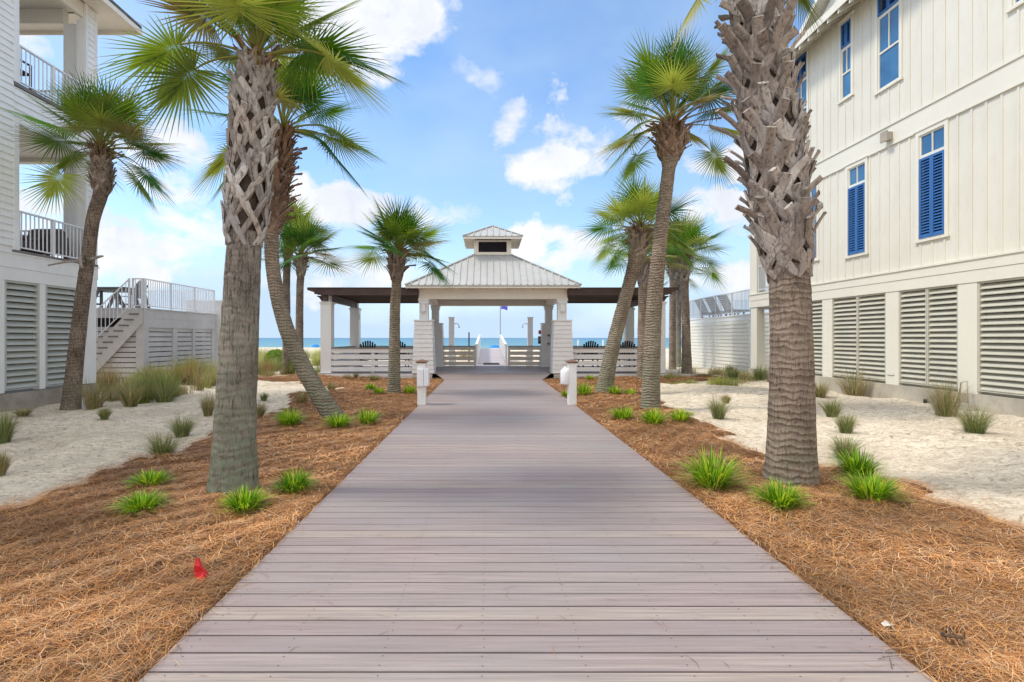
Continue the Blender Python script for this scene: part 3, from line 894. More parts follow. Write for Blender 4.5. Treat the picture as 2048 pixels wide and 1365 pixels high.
def boots_mesh(path, rad, i0, i1, rows, percol, seed, w=.06, sprd=None, legh=.34, stub=.10, stubout=.07, thick=.02, cols=None, young=0.0):
    """split dry leaf bases: two legs hug the trunk, cross their neighbours and join in a stub"""
    rnd = random.Random(seed); mb = MB()
    total = [0]
    for i in range(1, len(path)): total.append(total[-1]+(path[i]-path[i-1]).length)
    S0, S1 = total[i0], total[i1]
    def point(s, th, off):
        s = max(0, min(s, total[-1]-1e-4))
        k = 0
        lo, hi = 0, len(total)-1
        while hi-lo > 1:
            mid = (lo+hi)//2
            if total[mid] <= s: lo = mid
            else: hi = mid
        k = lo
        f = (s-total[k])/max(1e-6, total[k+1]-total[k])
        p = path[k].lerp(path[k+1], f); r = rad[k]*(1-f)+rad[k+1]*f
        t, a, b = frame_at(path, k)
        d = a*math.cos(th)+b*math.sin(th)
        return p+d*(r+off), d, t
    cols = cols or [(0.30,.26,.235),(0.36,.32,.30),(0.25,.21,.185),(.29,.26,.25)]
    n = rows*percol
    order = list(range(n))
    for q in order:
        row, colu = divmod(q, percol)
        f = (row+.5)/rows
        irr = .25+1.3*max(0, f-.45)
        s = S0 - legh*.45 + (S1-S0+legh*.2)*f + rnd.uniform(-.05, .05)*irr*2
        th0 = (colu+.5*(row % 2)+.13*row*0+.3)*2*math.pi/percol + rnd.uniform(-.30, .30)*irr
        yf = max(0, (f-(1-young))/young) if young else 0
        lh = legh*rnd.uniform(.88, 1.12)*(1-.45*yf)
        k = min(range(len(total)), key=lambda j: abs(total[j]-s))
        r = rad[k]
        spread = ((sprd/max(r, .05)) if sprd else math.pi/percol)*rnd.uniform(.92, 1.08)
        c0 = Vector(rnd.choice(cols)); c0 = c0.lerp(Vector((.22,.11,.055)), yf*.75)
        ww = w*rnd.uniform(.85, 1.15)*(1-.3*yf)
        st = stub*rnd.uniform(.5, 1.4); so = stubout*rnd.uniform(.4, 1.5)*(1+1.2*max(0, f-.4))
        if rnd.random() < .06+.2*max(0, f-.5): st *= 1.9; so *= 2.2
        base_s = S0-.02
        for sg in ((-1, 1) if yf < .7 else (0,)):
            secs = []
            m = 9
            lf = rnd.uniform(.82, 1.12); cross = rnd.uniform(.15, .55) if sg else 0
            flare = 1.0 if rnd.random() < .75 else .35
            def track(t):
                u = min(1, t/.72); v = max(0, (t-.72)/.28)
                th = th0+sg*spread*(1-(1+cross)*u**.95) - sg*spread*cross*.45*v
                ss = s+lh*lf*u + st*v
                off = -.014+.060*u**.85+so*flare*v**1.3
                wid = ww*(.70+.38*min(1, u*3.5)-.16*u-.06*v)
                return ss, th, off, wid
            for j in range(m):
                t = j/(m-1)
                ss, th, off, wid = track(t)
                P, d, tt = point(ss, th, off)
                sb, tb, ob, _ = track(t+.03)
                sa, ta, oa, _ = track(max(0, t-.01))
                P2, d2, _ = point(sb, tb, ob); P1, _, _ = point(sa, ta, oa)
                tr = (P2-P1).normalized()
                side = tr.cross(d).normalized()
                d = side.cross(tr).normalized()
                tk = thick*(1-.4*t)
                e = rnd.uniform(-.003, .003)
                e2 = rnd.uniform(-.004, .004); secs.append([P-side*(wid*.5+e2)+d*e, P-side*wid*.30+d*(tk+e), P+side*wid*.30+d*(tk+e2), P+side*(wid*.5+e)+d*e2, P-d*.010])
            vs = [v for sec in secs for v in sec]
            fs = []
            for j in range(m-1):
                for q2 in range(5):
                    fs.append((j*5+q2, j*5+(q2+1)%5, (j+1)*5+(q2+1)%5, (j+1)*5+q2))
            fs.append((0, 1, 2, 3, 4)); fs.append(tuple((m-1)*5+q2 for q2 in (4, 3, 2, 1, 0)))
            mb.add(vs, fs, tuple(c0*rnd.uniform(.85, 1.15)))
    return mb

LEAF = [(0.06,.17,.018),(0.09,.22,.02),(0.03,.10,.018),(0.18,.29,.03),(0.30,.37,.07),(0.04,.13,.02)]
def frond(mb, stems, C, az, el, Lp, Lb, rnd, nbl=38, dry=0.0, sag=.5, fold=.30):
    """one fan leaf: arching stalk from C, costa, and a pleated fan that splits into drooping blades"""
    d = Vector((math.cos(az)*math.cos(el), math.sin(az)*math.cos(el), math.sin(el)))
    down = Vector((0, 0, -1))
    pts = []; p = C.copy(); cur = d.copy()
    n = 7
    for i in range(n):
        pts.append(p.copy())
        cur = (cur+down*(sag*.18*math.cos(el)*(.5+i/n))).normalized()
        p = p+cur*(Lp/(n-1))
    sc0 = Vector((.26,.27,.06)).lerp(Vector((.30,.17,.08)), dry)
    stems.tube(pts, [.020*(1-.55*i/(n-1))*(Lb/.8) for i in range(n)], 5, col=tuple(sc0))
    f = cur
    s = f.cross(Vector((0, 0, 1)))
    s = s.normalized() if s.length > .15 else Vector((-math.sin(az), math.cos(az), 0))
    roll = rnd.uniform(-.5, .5)
    nn = s.cross(f).normalized()
    s, nn = s*math.cos(roll)+nn*math.sin(roll), nn*math.cos(roll)-s*math.sin(roll)
    P0 = pts[-1]
    base = Vector(rnd.choice(LEAF))*rnd.uniform(.8, 1.25)
    if rnd.random() < .25: base = base.lerp(Vector((.22,.26,.05)), .5)
    base = base.lerp(Vector((.33,.20,.09)), dry)
    tot = R(rnd.uniform(118, 140))
    cost = Lb*.30
    for i in range(nbl):
        u = -1+2*i/(nbl-1)
        ph = u*tot + rnd.uniform(-.02, .02)
        k = 1-abs(u)
        org = P0+f*(cost*k*.9)+down*(cost*.20*k*k)
        bd = (f*math.cos(ph)+s*math.sin(ph)-nn*(fold*abs(math.sin(ph*.5))*.8)+down*.03*k).normalized()
        L = Lb*(.98-.30*abs(u)**1.6)*rnd.uniform(.9, 1.06)
        sd = bd.cross(nn); sd = sd.normalized() if sd.length > .05 else s
        up = sd.cross(bd).normalized()
        wmax = L*.044
        dr = rnd.uniform(.0, .05)*(1+dry*3) + (.22 if rnd.random() < .07 else 0)
        side_j = rnd.uniform(-.05, .05)
        vs = []; cs = []
        col = base*rnd.uniform(.82, 1.2)
        tipc = Vector((.36,.22,.10)) if rnd.random() < .35+dry else col*1.3
        T = (0, .20, .38, .62, .84, 1.0)
        Wd = (.25, .80, .95, .56, .27, .04)
        for t, wd in zip(T, Wd):
            q = org+bd*(L*t)+down*(dr*L*max(0, t-.25)**2*1.6)+sd*(side_j*L*max(0, t-.4)**2)
            w = sd*(wmax*wd*.5)
            lift = up*(wmax*wd*.22)
            vs += [q-w, q+lift, q+w]
            c = col.lerp(tipc, max(0, (t-.72)/.28)**1.3)
            ce = c*.92
            cs += [tuple(ce), tuple(c*1.12), tuple(ce)]
        fs = []
        for j in range(len(T)-1):
            fs += [(3*j, 3*j+1, 3*j+4, 3*j+3), (3*j+1, 3*j+2, 3*j+5, 3*j+4)]
        mb.add(vs, fs, cs)

def palm(label, pxpath, Y, widths, boots, crown, mat, seed, nseg=None, base_flare=1.0, extra=(), ydrift=0.0, boot_kw=None, tall=.65, group='palms along the boardwalk'):
    """pxpath: photo points up the trunk axis at depth Y; widths in photo px along it;
       boots=(f0,f1,rows,percol); crown=(n, petiole, blade, lowest elevation, blades per fan)"""
    pts = [at(px, py, Y + ydrift*i) for i, (px, py) in enumerate(pxpath)]
    Lz = sum((pts[i+1]-pts[i]).length for i in range(len(pts)-1))
    n = nseg or int(Lz/.05)
    path = spline(pts, n)
    rad = list(np.interp(np.linspace(0, 1, n+1), np.linspace(0, 1, len(widths)), [w*.5*Y/F/math.sqrt(1+((pxpath[0][0]-CX)/F)**2) for w in widths]))
    base = Vector((path[0].x, path[0].y, float(gz(path[0].x, path[0].y))))
    root = thing('palm_tree', base, label, 'palm tree', group)
    # carry the foot a little into the ground
    path[0] = path[0]+(path[0]-path[1]).normalized()*.02
    seg = 40 if Y < 7 else (24 if Y < 12 else 16)
    mbt = trunk_mesh([path[0]+Vector((0, 0, -.25))]+path, [rad[0]*1.16]+[r_*(1+.10*math.exp(-i_*.35)) for i_, r_ in enumerate(rad)], seg, .075 if Y < 7 else .09, 1.0, seed)
    f0, f1, rows, per = boots
    tro = part(mbt, 'trunk', mat, root, smooth=True)
    tro.data.materials.append(M['fibre'])
    for fi in range(int((f0*n+2))*seg, (n+1)*seg): tro.data.polygons[fi].material_index = 1
    kw = dict(boot_kw or {})
    bm_ = boots_mesh(path, rad, int(f0*n), int(f1*n), rows, per, seed, **kw)
    part(bm_, 'leaf_bases', M['boot'], root, bevel=.006 if Y < 7 else 0)
    rnd = random.Random(seed*13+1)
    nf, Lp, Lb, elmin, nbl = crown
    C = path[-1]
    fr = MB(); st = MB()
    for i in range(nf):
        f = (i+.5)/nf
        el = R(elmin)+(R(82)-R(elmin))*(f**.85)+rnd.uniform(-.12, .12)
        az = i*2.39996+rnd.uniform(-.25, .25)
        dry = 0 if f > .22 else rnd.choice([0, .15, .5])
        frond(fr, st, C+Vector((0, 0, .10*f)), az, el, Lp*rnd.uniform(.85, 1.15)*(1-(1-tall)*math.sin(max(0, el))), Lb*rnd.uniform(.85, 1.1), rnd, nbl, dry, sag=.32-.2*f)
    for (az, el, lp, lb, dry) in extra:
        frond(fr, st, C, R(az), R(el), lp, lb, rnd, nbl+6, dry, sag=.9)
    part(fr, 'crown', M['palm_leaf'], root)
    part(st, 'leaf_stalks', M['palm_leaf'], root, smooth=True)
    # loose fibre and stalk stubs below the crown
    mbf = MB()
    for i in range(46):
        az = rnd.uniform(0, 6.283); rr = rad[-1]
        p0 = C+Vector((math.cos(az)*rr, math.sin(az)*rr, rnd.uniform(-.45, .02)*Lb))
        dd = Vector((math.cos(az)*.35, math.sin(az)*.35, rnd.uniform(.5, 1))).normalized()
        c = Vector(rnd.choice([(.20,.10,.05),(.28,.16,.08),(.14,.08,.05),(.26,.20,.07)]))
        L = Lb*rnd.uniform(.18, .36)
        mbf.tube([p0, p0+dd*L*.5, p0+dd*L+Vector((math.cos(az), math.sin(az), 0))*L*.15], [.028*Lb, .022*Lb, .010*Lb], 5, col=tuple(c))
    part(mbf, 'stalk_stubs', M['boot'], root)
    return root

# big left palm
palm('big left palm beside the boardwalk, grey trunk with crisscross leaf bases and lichen low down',
     [(467, 983), (472, 800), (482, 620), (489, 480), (499, 330), (508, 170), (516, 118)], 5.1,
     [102, 88, 82, 78, 74, 71, 71, 71, 69, 54, 38], (.51, .95, 11, 6),
     (22, .62, .70, 22, 46), M['trunk_grey'], 3,
     extra=[(182, 12, .66, .70, 0), (196, 24, .72, .68, 0), (-8, 20, .74, .70, 0), (10, 32, .8, .70, 0)],
     boot_kw=dict(w=.072, legh=.36, stub=.07, stubout=.030, thick=.022, sprd=.135, young=.10,
                  cols=[(0.37,.35,.335),(0.47,.45,.435),(0.29,.27,.255),(.36,.32,.29)]))
# curved left palm
palm('curved left palm whose trunk sweeps up from right foot behind the big left palm',
     [(668, 838), (612, 745), (572, 655), (549, 560), (543, 480), (553, 380), (562, 300), (566, 262)], 9.8,
     [42, 36, 33, 31, 29, 28, 28, 38, 38, 32, 24], (.60, .97, 20, 5),
     (20, .90, .86, 4, 42), M['trunk_mottled'], 5,
     extra=[(185, 2, 1.05, 1.0, 0), (190, -14, .95, .95, 0), (-5, 4, .95, 1.0, 0), (5, 25, 1.0, 1.0, 0)],
     boot_kw=dict(w=.085, legh=.26, stub=.19, stubout=.16, young=.85, cols=[(0.22,.15,.11),(0.26,.18,.13),(.16,.10,.07)]))
# palm beside the left house
palm('left palm standing against the white left house with broken stalks at mid trunk',
     [(141, 820), (153, 700), (166, 590), (177, 510), (186, 440), (203, 380), (202, 335), (203, 300)], 10.95,
     [41, 36, 33, 31, 30, 30, 32, 36, 31, 24], (.72, .97, 14, 4),
     (30, .88, .82, 0, 40), M['trunk_dark'], 8,
     extra=[(180, -10, 1.05, .80, 0), (0, -20, .95, .75, .15), (12, -2, .9, .8, 0), (170, 20, .7, .8, 0)],
     boot_kw=dict(w=.075, legh=.24, stub=.10, stubout=.07, young=.5, cols=[(0.26,.20,.16),(0.31,.25,.20),(.20,.15,.11)]))
# mid left palm
palm('short palm in front of the left pergola, straight trunk with shaggy collar',
     [(788, 788), (789, 700), (790, 620), (793, 570), (793, 530), (797, 505)], 14.0,
     [26, 24, 22, 21, 20, 20, 18, 15], (.66, .98, 12, 4),
     (30, .70, .88, 2, 38), M['trunk_mottled'], 12,
     extra=[(0, 4, .95, .85, 0), (-4, 22, .8, .9, 0)],
     boot_kw=dict(w=.085, legh=.20, stub=.19, stubout=.16, young=.6, cols=[(0.30,.24,.19),(0.36,.30,.24),(.22,.17,.13)]))
# two palms behind the curved one
palm('slim palm behind the curved left palm, left and shorter-collared of two',
     [(573, 752), (573, 650), (573, 560), (575, 520), (578, 485), (580, 470)], 20.8,
     [17, 16, 15, 15, 15, 12], (.62, .98, 11, 4),
     (26, .90, 1.0, -8, 30), M['trunk_brown'], 15, group='distant palms left of the pergola',
     boot_kw=dict(w=.11, legh=.24, stub=.12, stubout=.12, young=.5))
palm('slim palm just left of the pergola corner, right of two behind the curved palm',
     [(599, 755), (599, 650), (600, 580), (602, 545), (603, 515)], 20.0,
     [17, 16, 15, 15, 15, 12], (.72, .99, 10, 4),
     (28, .95, 1.05, -8, 32), M['trunk_brown'], 17, group='distant palms left of the pergola',
     boot_kw=dict(w=.11, legh=.24, stub=.14, stubout=.14, young=.4, cols=[(0.30,.25,.20),(0.36,.31,.25)]))
# tall slim right palm
palm('tall slim right palm with smooth ringed trunk leaning gently right to a shaggy collar',
     [(1301, 822), (1304, 700), (1311, 580), (1324, 450), (1336, 350), (1341, 300), (1343, 252)], 10.9,
     [39, 36, 34, 32, 30, 28, 27, 27, 44, 46, 28], (.79, .97, 12, 5),
     (34, .92, .86, 8, 40), M['trunk_mottled'], 21,
     tall=.95, extra=[(180, -24, 1.0, .75, 0), (178, 5, .85, .9, .1), (190, 20, .8, .9, 0), (-5, -16, 1.05, .75, .1)],
     boot_kw=dict(w=.08, legh=.20, stub=.19, stubout=.16, young=.7, cols=[(0.24,.16,.11),(0.30,.21,.15),(.18,.11,.07)]))
# big right palm
palm('big right palm beside the boardwalk, thick ringed trunk under huge crisscross leaf bases',
     [(1582, 963), (1583, 800), (1582, 680), (1579, 560), (1566, 450), (1549, 330), (1531, 200), (1517, 90), (1508, -20), (1505, -120)], 5.4,
     [107, 97, 92, 88, 86, 84, 94, 98, 98, 98, 96, 90, 84, 72, 56], (.36, .97, 21, 6),
     (26, .75, .72, 8, 38), M['trunk_brown'], 27,
     extra=[(175, -28, .72, .55, .3), (5, -22, .62, .55, .1)],
     boot_kw=dict(w=.106, legh=.38, stub=.15, stubout=.10, thick=.030, sprd=.20, young=.25,
                  cols=[(0.36,.325,.30),(0.47,.44,.415),(0.25,.215,.19),(.33,.285,.25)]))
# leaning palm
palm('leaning right palm whose trunk tilts right across the pergola front',
     [(1207, 789), (1224, 700), (1247, 610), (1266, 540), (1276, 500), (1281, 460)], 14.2,
     [34, 30, 28, 26, 26, 32, 28, 20], (.74, .99, 12, 4),
     (28, .85, .88, -4, 36), M['trunk_mottled'], 31,
     extra=[(182, -4, 1.0, .78, 0), (186, -28, .9, .72, 0), (-6, -2, 1.1, .9, 0), (2, 15, 1.0, .95, 0)],
     boot_kw=dict(w=.09, legh=.22, stub=.16, stubout=.14, young=.5, cols=[(0.28,.22,.17),(0.34,.28,.22)]))
palm('straight palm half hidden behind the tall slim right palm at pergola corner',
     [(1284, 757), (1285, 660), (1286, 590), (1286, 560), (1287, 520)], 17.9,
     [21, 20, 19, 19, 20, 15], (.70, .99, 10, 4),
     (24, .80, .90, -4, 30), M['trunk_brown'], 34, group='palms right of the pergola',
     boot_kw=dict(w=.10, legh=.22, stub=.16, stubout=.14, young=.4))
palm('thin distant palm right of the pergola, leftmost of three trunks',
     [(1345, 740), (1345, 650), (1346, 570), (1347, 530)], 24.5,
     [15, 14, 14, 13], (.76, .99, 9, 4),
     (24, .80, .90, 0, 26), M['trunk_brown'], 37, group='palms right of the pergola',
     boot_kw=dict(w=.12, legh=.24, stub=.14, stubout=.14, young=.3))
palm('thickest palm right of the pergola, rightmost of three trunks',
     [(1374, 751), (1372, 660), (1370, 590), (1369, 550), (1368, 510)], 21.2,
     [22, 18, 16, 16, 17, 14], (.70, .99, 10, 4),
     (28, .95, 1.1, -4, 32), M['trunk_brown'], 39, group='palms right of the pergola',
     extra=[(-5, -8, 1.2, .9, 0)],
     boot_kw=dict(w=.12, legh=.26, stub=.14, stubout=.12, young=.4))
palm('greyest slender palm between the two brown trunks right of the pergola',
     [(1357, 738), (1357, 660), (1358, 590), (1359, 550)], 25.5,
     [12, 11, 11, 11], (.78, .99, 7, 4),
     (20, .6, .8, -30, 22), M['trunk_grey'], 41, group='palms right of the pergola',
     boot_kw=dict(w=.10, legh=.22, stub=.12, stubout=.12, young=.3))

# the broken stalks poking out of the house palm
hp = at(180, 525, 10.95)
for pth, r0, lb in (([(0, -.15, 0), (-.35, -.2, -.02), (-.72, -.22, -.10)], .03, 'l'), ([(.05, -.12, .03), (.33, -.15, .10), (.40, -.15, .11)], .035, 'r'), ([(-.05, -.2, .12), (.0, -.26, -.05), (.04, -.25, -.18)], .045, 'm')):
    mb = MB(); mb.tube([hp+Vector(p) for p in pth], [r0, r0*.8, r0*.5], 7, col=(.34,.30,.27))
    pt = [o for o in bpy.data.objects if o.name.startswith('palm_tree') and 'broken stalks' in o.get('label', '')][0]
    part(mb, 'broken_stalk', M['boot'], pt, smooth=True)

# ------------------------------------------------------------------ generic house helpers
def railing(parent, p0, p1, zf, h=.9, step=.11, post=1.1, mat=None, name='railing', bot=.06, t=.018, posts_at_ends=True, zfn=None):
    """baluster rail from p0 to p1 (x,y); zf floor height"""
    mat = mat or M['rail_white']
    mb = MB()
    a = Vector((p0[0], p0[1], 0)); b = Vector((p1[0], p1[1], 0)); L = (b-a).length; u = (b-a)/L
    n = Vector((-u.y, u.x, 0))
    zf2 = zfn or (lambda s: zf)
    def bar(s0, s1, w, z0a, z1a, z0b, z1b):
        A = a+u*s0; B = a+u*s1
        v = []
        for zz0, zz1 in ((0, 1),):
            pass
        vs = [A-n*w+Vector((0,0,z0a)), B-n*w+Vector((0,0,z0b)), B+n*w+Vector((0,0,z0b)), A+n*w+Vector((0,0,z0a)),
              A-n*w+Vector((0,0,z1a)), B-n*w+Vector((0,0,z1b)), B+n*w+Vector((0,0,z1b)), A+n*w+Vector((0,0,z1a))]
        mb.hexa(vs)
    za, zb = zf2(0), zf2(L)
    bar(0, L, .025, za+h-.035, za+h, zb+h-.035, zb+h)
    bar(0, L, .018, za+bot, za+bot+.03, zb+bot, zb+bot+.03)
    k = int(L/step)
    for i in range(1, k):
        s = L*i/k; z = zf2(s)
        bar(s-t/2, s+t/2, t/2, z+bot+.03, z+h-.035, z+bot+.03, z+h-.035)
    m = max(1, round(L/post))
    for i in range(m+1):
        if not posts_at_ends and i in (0, m): continue
        s = min(max(L*i/m, .026), L-.026); z = zf2(s)
        bar(s-.024, s+.024, .028, z-.02, z+h-.002, z-.02, z+h-.002)
    return part(mb, name, mat, parent)

def lap_wall(mb, x, y0, y1, z0, z1, face, pitch=.15, ov=.022):
    """lap boards on a wall facing x direction 'face' (+1/-1), boards along y; wall surface at x"""
    z = z0
    while z < z1-.005:
        ze = min(z+pitch, z1)
        d = ov*(ze-z)/pitch
        # wedge board: bottom edge proud
        pts = [(x-face*.02, z), (x+face*ov, z), (x+face*.001, ze), (x-face*.02, ze)]
        mb.poly_prism([(a, b) for a, b in pts], 'y', y0, y1)
        z = ze
def lap_wall_y(mb, y, x0, x1, z0, z1, pitch=.15, ov=.014):
    z = z0
    while z < z1-.005:
        ze = min(z+pitch, z1)
        mb.poly_prism([(y+.02, z), (y-ov, z), (y-.001, ze), (y+.02, ze)], 'x', x0, x1)
        z = ze

def louvers(parent, x, y0, y1, z0, z1, face, pitch, mat, framemat, nframe=.045, depth=.11):
    """fixed slat louver panel in a wall facing face; returns part"""
    fr = MB()
    fr.box(x-face*.09, x+face*.012, y0, y0+nframe, z0, z1)
    fr.box(x-face*.09, x+face*.012, y1-nframe, y1, z0, z1)
    fr.box(x-face*.09, x+face*.010, y0+nframe, y1-nframe, z1-nframe, z1)
    fr.box(x-face*.09, x+face*.010, y0+nframe, y1-nframe, z0, z0+.02)
    po = part(fr, 'louver_panel', framemat, parent)
    mb = MB()
    n = max(1, int(round((z1-z0-nframe-.04)/pitch)))
    pp = (z1-z0-nframe-.03)/n
    for i in range(n):
        z = z0+.025+i*pp
        zo = z+.004; zi = z+pp*.86
        th = .016
        mb.poly_prism([(x+face*.004, zo), (x+face*.006, zo+th), (x-face*.075, zi+th*.6), (x-face*.08, zi-.004)], 'y', y0+nframe, y1-nframe)
    L = Vector((0,0,0)); p = po
    part(mb, 'louver_slats', mat, po)
    bk = MB(); bk.box(x-face*.12, x-face*.14, y0, y1, z0, z1)  # near-black sheet in place of the shade behind the slats
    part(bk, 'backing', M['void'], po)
    return po

# ------------------------------------------------------------------ left house
XL = -10.2
lh = thing('beach_house', (XL-3, 6, 0), 'white left house with lap siding, corner balconies and grey ground floor louvers', 'house')
mb = MB()
lap_wall(mb, XL, -3.0, 10.86, 3.52, 10.05, 1)
lap_wall(mb, XL, 10.86, 13.12, 6.20, 6.98, 1)
lap_wall(mb, XL, 12.86, 13.12, 3.52, 6.198, 1)
lap_wall(mb, XL, 12.86, 13.12, 7.10, 10.05, 1)
part(mb, 'wall', M['white_wall'], lh)
mb = MB()
mb.box(-18, XL-.02, -3, 10.86, 2.75, 10.05)        # house body behind the cladding
mb.box(-18, -15, 10.86, 13.1, 0.3, 10.05)
part(mb, 'house_body', M['white_wall'], lh)
mb = MB()
for y0, y1, z0, z1 in ((10.86, 10.98, 3.45, 6.20), (10.86, 10.98, 7.08, 10.05), (12.80, 12.87, 3.45, 6.20), (12.80, 12.87, 7.08, 10.05), (13.10, 13.18, 3.45, 10.05), (10.4, 10.55, -.0, .0)):
    if z1 > z0: mb.box(XL-.10, XL+.022, y0, y1, z0, z1)
# corner piers behind the face, seen from the path through the openings
for z0, z1 in ((3.45, 6.20), (7.08, 9.62)):
    mb.box(-10.42, XL-.102, 12.80, 12.98, z0, z1)
    mb.box(-10.90, -10.42, 12.98, 13.16, z0, z1)
# ground floor frame boards
mb.box(XL-.05, XL+.012, -3, 13.18, 2.78, 3.05)
mb.box(XL-.05, XL+.020, -3, 13.20, 3.054, 3.36)
mb.box(XL-.05, XL+.045, -3, 13.22, 3.36, 3.385)
part(mb, 'corner_trim', M['white_trim'], lh)
mb = MB()
part(MB().box(-15, XL+.03, 10.87, 13.2, 3.388, 3.45), 'balcony_floor', M['taupe_dark'], lh)
part(MB().box(-15, XL+.03, 10.87, 13.2, 7.00, 7.075), 'balcony_floor', M['taupe_dark'], lh)
mb = MB()
mb.box(-15, XL-.03, 10.87, 13.1, 6.16, 6.195); mb.box(-15, -10.90, 12.96, 13.14, 6.06, 6.158)
part(mb, 'balcony_ceiling', M['pav_cream'], lh)
mb = MB(); mb.box(-15, XL-.03, 10.87, 13.1, 10.0, 10.04)
mb.box(-15, -10.90, 12.96, 13.14, 9.62, 9.998); mb.box(XL-.12, XL-.03, 10.98, 12.80, 9.66, 9.998)
part(mb, 'balcony_ceiling', M['pav_cream'], lh)
# pilasters and louvers of the ground floor
mb = MB()
cuts = []
for y0, y1 in ((-3, -2.6), (-.9, -.5), (1.5, 1.9), (3.9, 4.3), (6.2, 6.6), (8.35, 8.75), (10.25, 10.66), (12.60, 13.16)):
    part(MB().box(XL-.22, XL+.006, y0, y1, .38, 2.778), 'pilaster', M['white_trim'], lh)
part(MB().box(XL-.15, XL+.002, 11.50, 11.65, .38, 2.778), 'mullion_post', M['white_trim'], lh)
for y0, y1 in ((4.3, 6.2), (6.6, 8.35), (8.75, 10.25), (10.66, 11.50), (11.65, 12.60)):
    louvers(lh, XL-.01, y0+.004, y1-.004, .424, 2.776, 1, .135, M['louver_grey'], M['louver_grey'])
mb = MB(); mb.box(-15, XL+.05, -3, 13.2, -.4, .36)
part(mb, 'foundation', M['concrete'], lh)
# roof with eave
mb = MB()
ez = 10.05
mb.poly_prism([(-9.55, ez), (-9.55, ez+.10), (-16, ez+3.9), (-22, ez+.5), (-22, ez)], 'y', -4, 13.2)
mb.hexa([(-9.55, 13.2, ez), (-9.55, 13.95, ez), (-22, 13.95, ez), (-22, 13.2, ez),
         (-9.55, 13.2, ez+.10), (-9.55, 13.95, ez+.10), (-16, 13.95, ez+.11), (-16, 13.2, ez+3.8)])
rf = part(mb, 'roof', M['shingle'], lh)
mb = MB()
mb.box(-9.58, -9.545, -4, 13.98, ez-.13, ez-.002); mb.box(-18, -9.582, 13.945, 13.975, ez-.13, ez-.002)
mb.box(-18, -9.584, 13.2, 13.94, ez-.03, ez-.004); mb.box(XL+.03, -9.584, -4, 13.198, ez-.03, ez-.004)
part(mb, 'soffit', M['pav_cream'], rf)
# railings
railing(lh, (XL-.03, 10.98), (XL-.03, 12.80), 3.45, .88, .105, .95, name='balcony_railing')
railing(lh, (XL-.03, 10.98), (XL-.03, 12.80), 7.075, .88, .105, .95, name='balcony_railing')
railing(lh, (-15, 13.08), (-10.92, 13.08), 3.45, .88, .105, 1.2, name='balcony_railing')
railing(lh, (-15, 13.08), (-10.92, 13.08), 7.075, .88, .105, 1.2, name='balcony_railing')

def armchair(loc, label):
    t = thing('wicker_armchair', loc, label, 'chair')
    mb = MB().box(-.32, .32, -.30, .30, .14, .36); mb.build('seat', M['wicker'], t, bevel=.04)
    pr = [(.16, .30), (.34, .30), (.36, .55), (.30, .70), (.16, .76), (.02, .70), (-.06, .50), (.02, .36)]
    mb = MB().poly_prism([(a, b) for a, b in pr], 'x', -.34, .34); mb.build('backrest', M['wicker'], t, bevel=.03)
    for s in (-1, 1):
        MB().box(s*.34, s*.42, -.32, .30, .10, .56).build('armrest', M['wicker'], t, bevel=.03)
        for y in (-.26, .26):
            MB().box(s*.34, s*.40, y-.03, y+.03, 0, .10).build('leg', M['wicker'], t)
    return t
c1 = armchair((-10.72, 12.15, 3.45), 'dark wicker armchair behind lower balcony railing of the left house')
t = thing('wicker_ottoman', (-10.72, 11.35, 3.45), 'low dark wicker sofa seat behind lower balcony railing at its left end', 'sofa')
MB().box(-.34, .34, -.36, .40, .06, .30).build('seat_base', M['wicker'], t, bevel=.03)
MB().box(-.33, .33, -.35, .39, .302, .40).build('cushion', M['wicker'], t, bevel=.04)
for sx in (-.28, .28):
    for sy in (-.3, .34): MB().box(sx-.03, sx+.03, sy-.03, sy+.03, 0, .06).build('leg', M['wicker'], t)
t = thing('balcony_chair', (-10.62, 11.25, 7.075), 'black metal chair behind upper balcony railing of the left house', 'chair')
MB().box(-.24, .24, -.24, .24, .42, .46).build('seat', M['black_plastic'], t, bevel=.01)
mb = MB().box(-.24, .24, -.27, -.24, .46, .98)
mb.build('backrest', M['black_plastic'], t, bevel=.01)
for s in (-1, 1):
    MB().box(s*.24, s*.28, -.24, .22, .62, .65).build('armrest', M['black_plastic'], t)
    for y in (-.22, .22): MB().box(s*.22, s*.26, y-.02, y+.02, 0, .62 if y > 0 else .42).build('leg', M['black_plastic'], t)

# ------------------------------------------------------------------ left raised deck with stair
XD = -11.6
ld = thing('raised_deck', (XD-1, 19, 0), 'grey raised deck beyond the left house with slatted skirt, stair and white railing', 'deck')
DF = 2.56
mb = MB()
mb.box(-20, XD+.03, 17.0, 21.6, DF-.04, DF); part(mb, 'deck_floor', M['taupe'], ld)
mb = MB()
mb.box(XD-.04, XD+.004, 17.27, 21.5, DF-.34, DF-.042); mb.box(XD-.04, XD+.012, 17.27, 21.5, DF-.66, DF-.344)
mb.box(-20, XD-.28, 17.02, 17.06, DF-.34, DF-.042)
part(mb, 'fascia_boards', M['taupe'], ld)
mb = MB()
for y0, y1 in ((17.02, 17.27), (18.62, 18.86), (19.86, 20.02), (21.25, 21.5)):
    part(MB().box(XD-.25, XD+.02, y0, y1, -.2, DF-.664 if y0 > 17.1 else DF-.042), 'post', M['taupe'], ld)
part(MB().box(-13.75, -13.55, 17.06, 17.2, -.2, 1.2), 'post', M['taupe'], ld)
mb = MB(); z = .02
while z < DF-.70:
    for y0, y1 in ((17.272, 18.618), (18.862, 19.858), (20.022, 21.248)):
        mb.box(XD-.06, XD-.03, y0, y1, z, z+.145)
    mb.box(-13.545, XD-.255, 17.10, 17.13, z, z+.145)
    z += .175
part(mb, 'slatted_skirt', M['taupe'], ld)
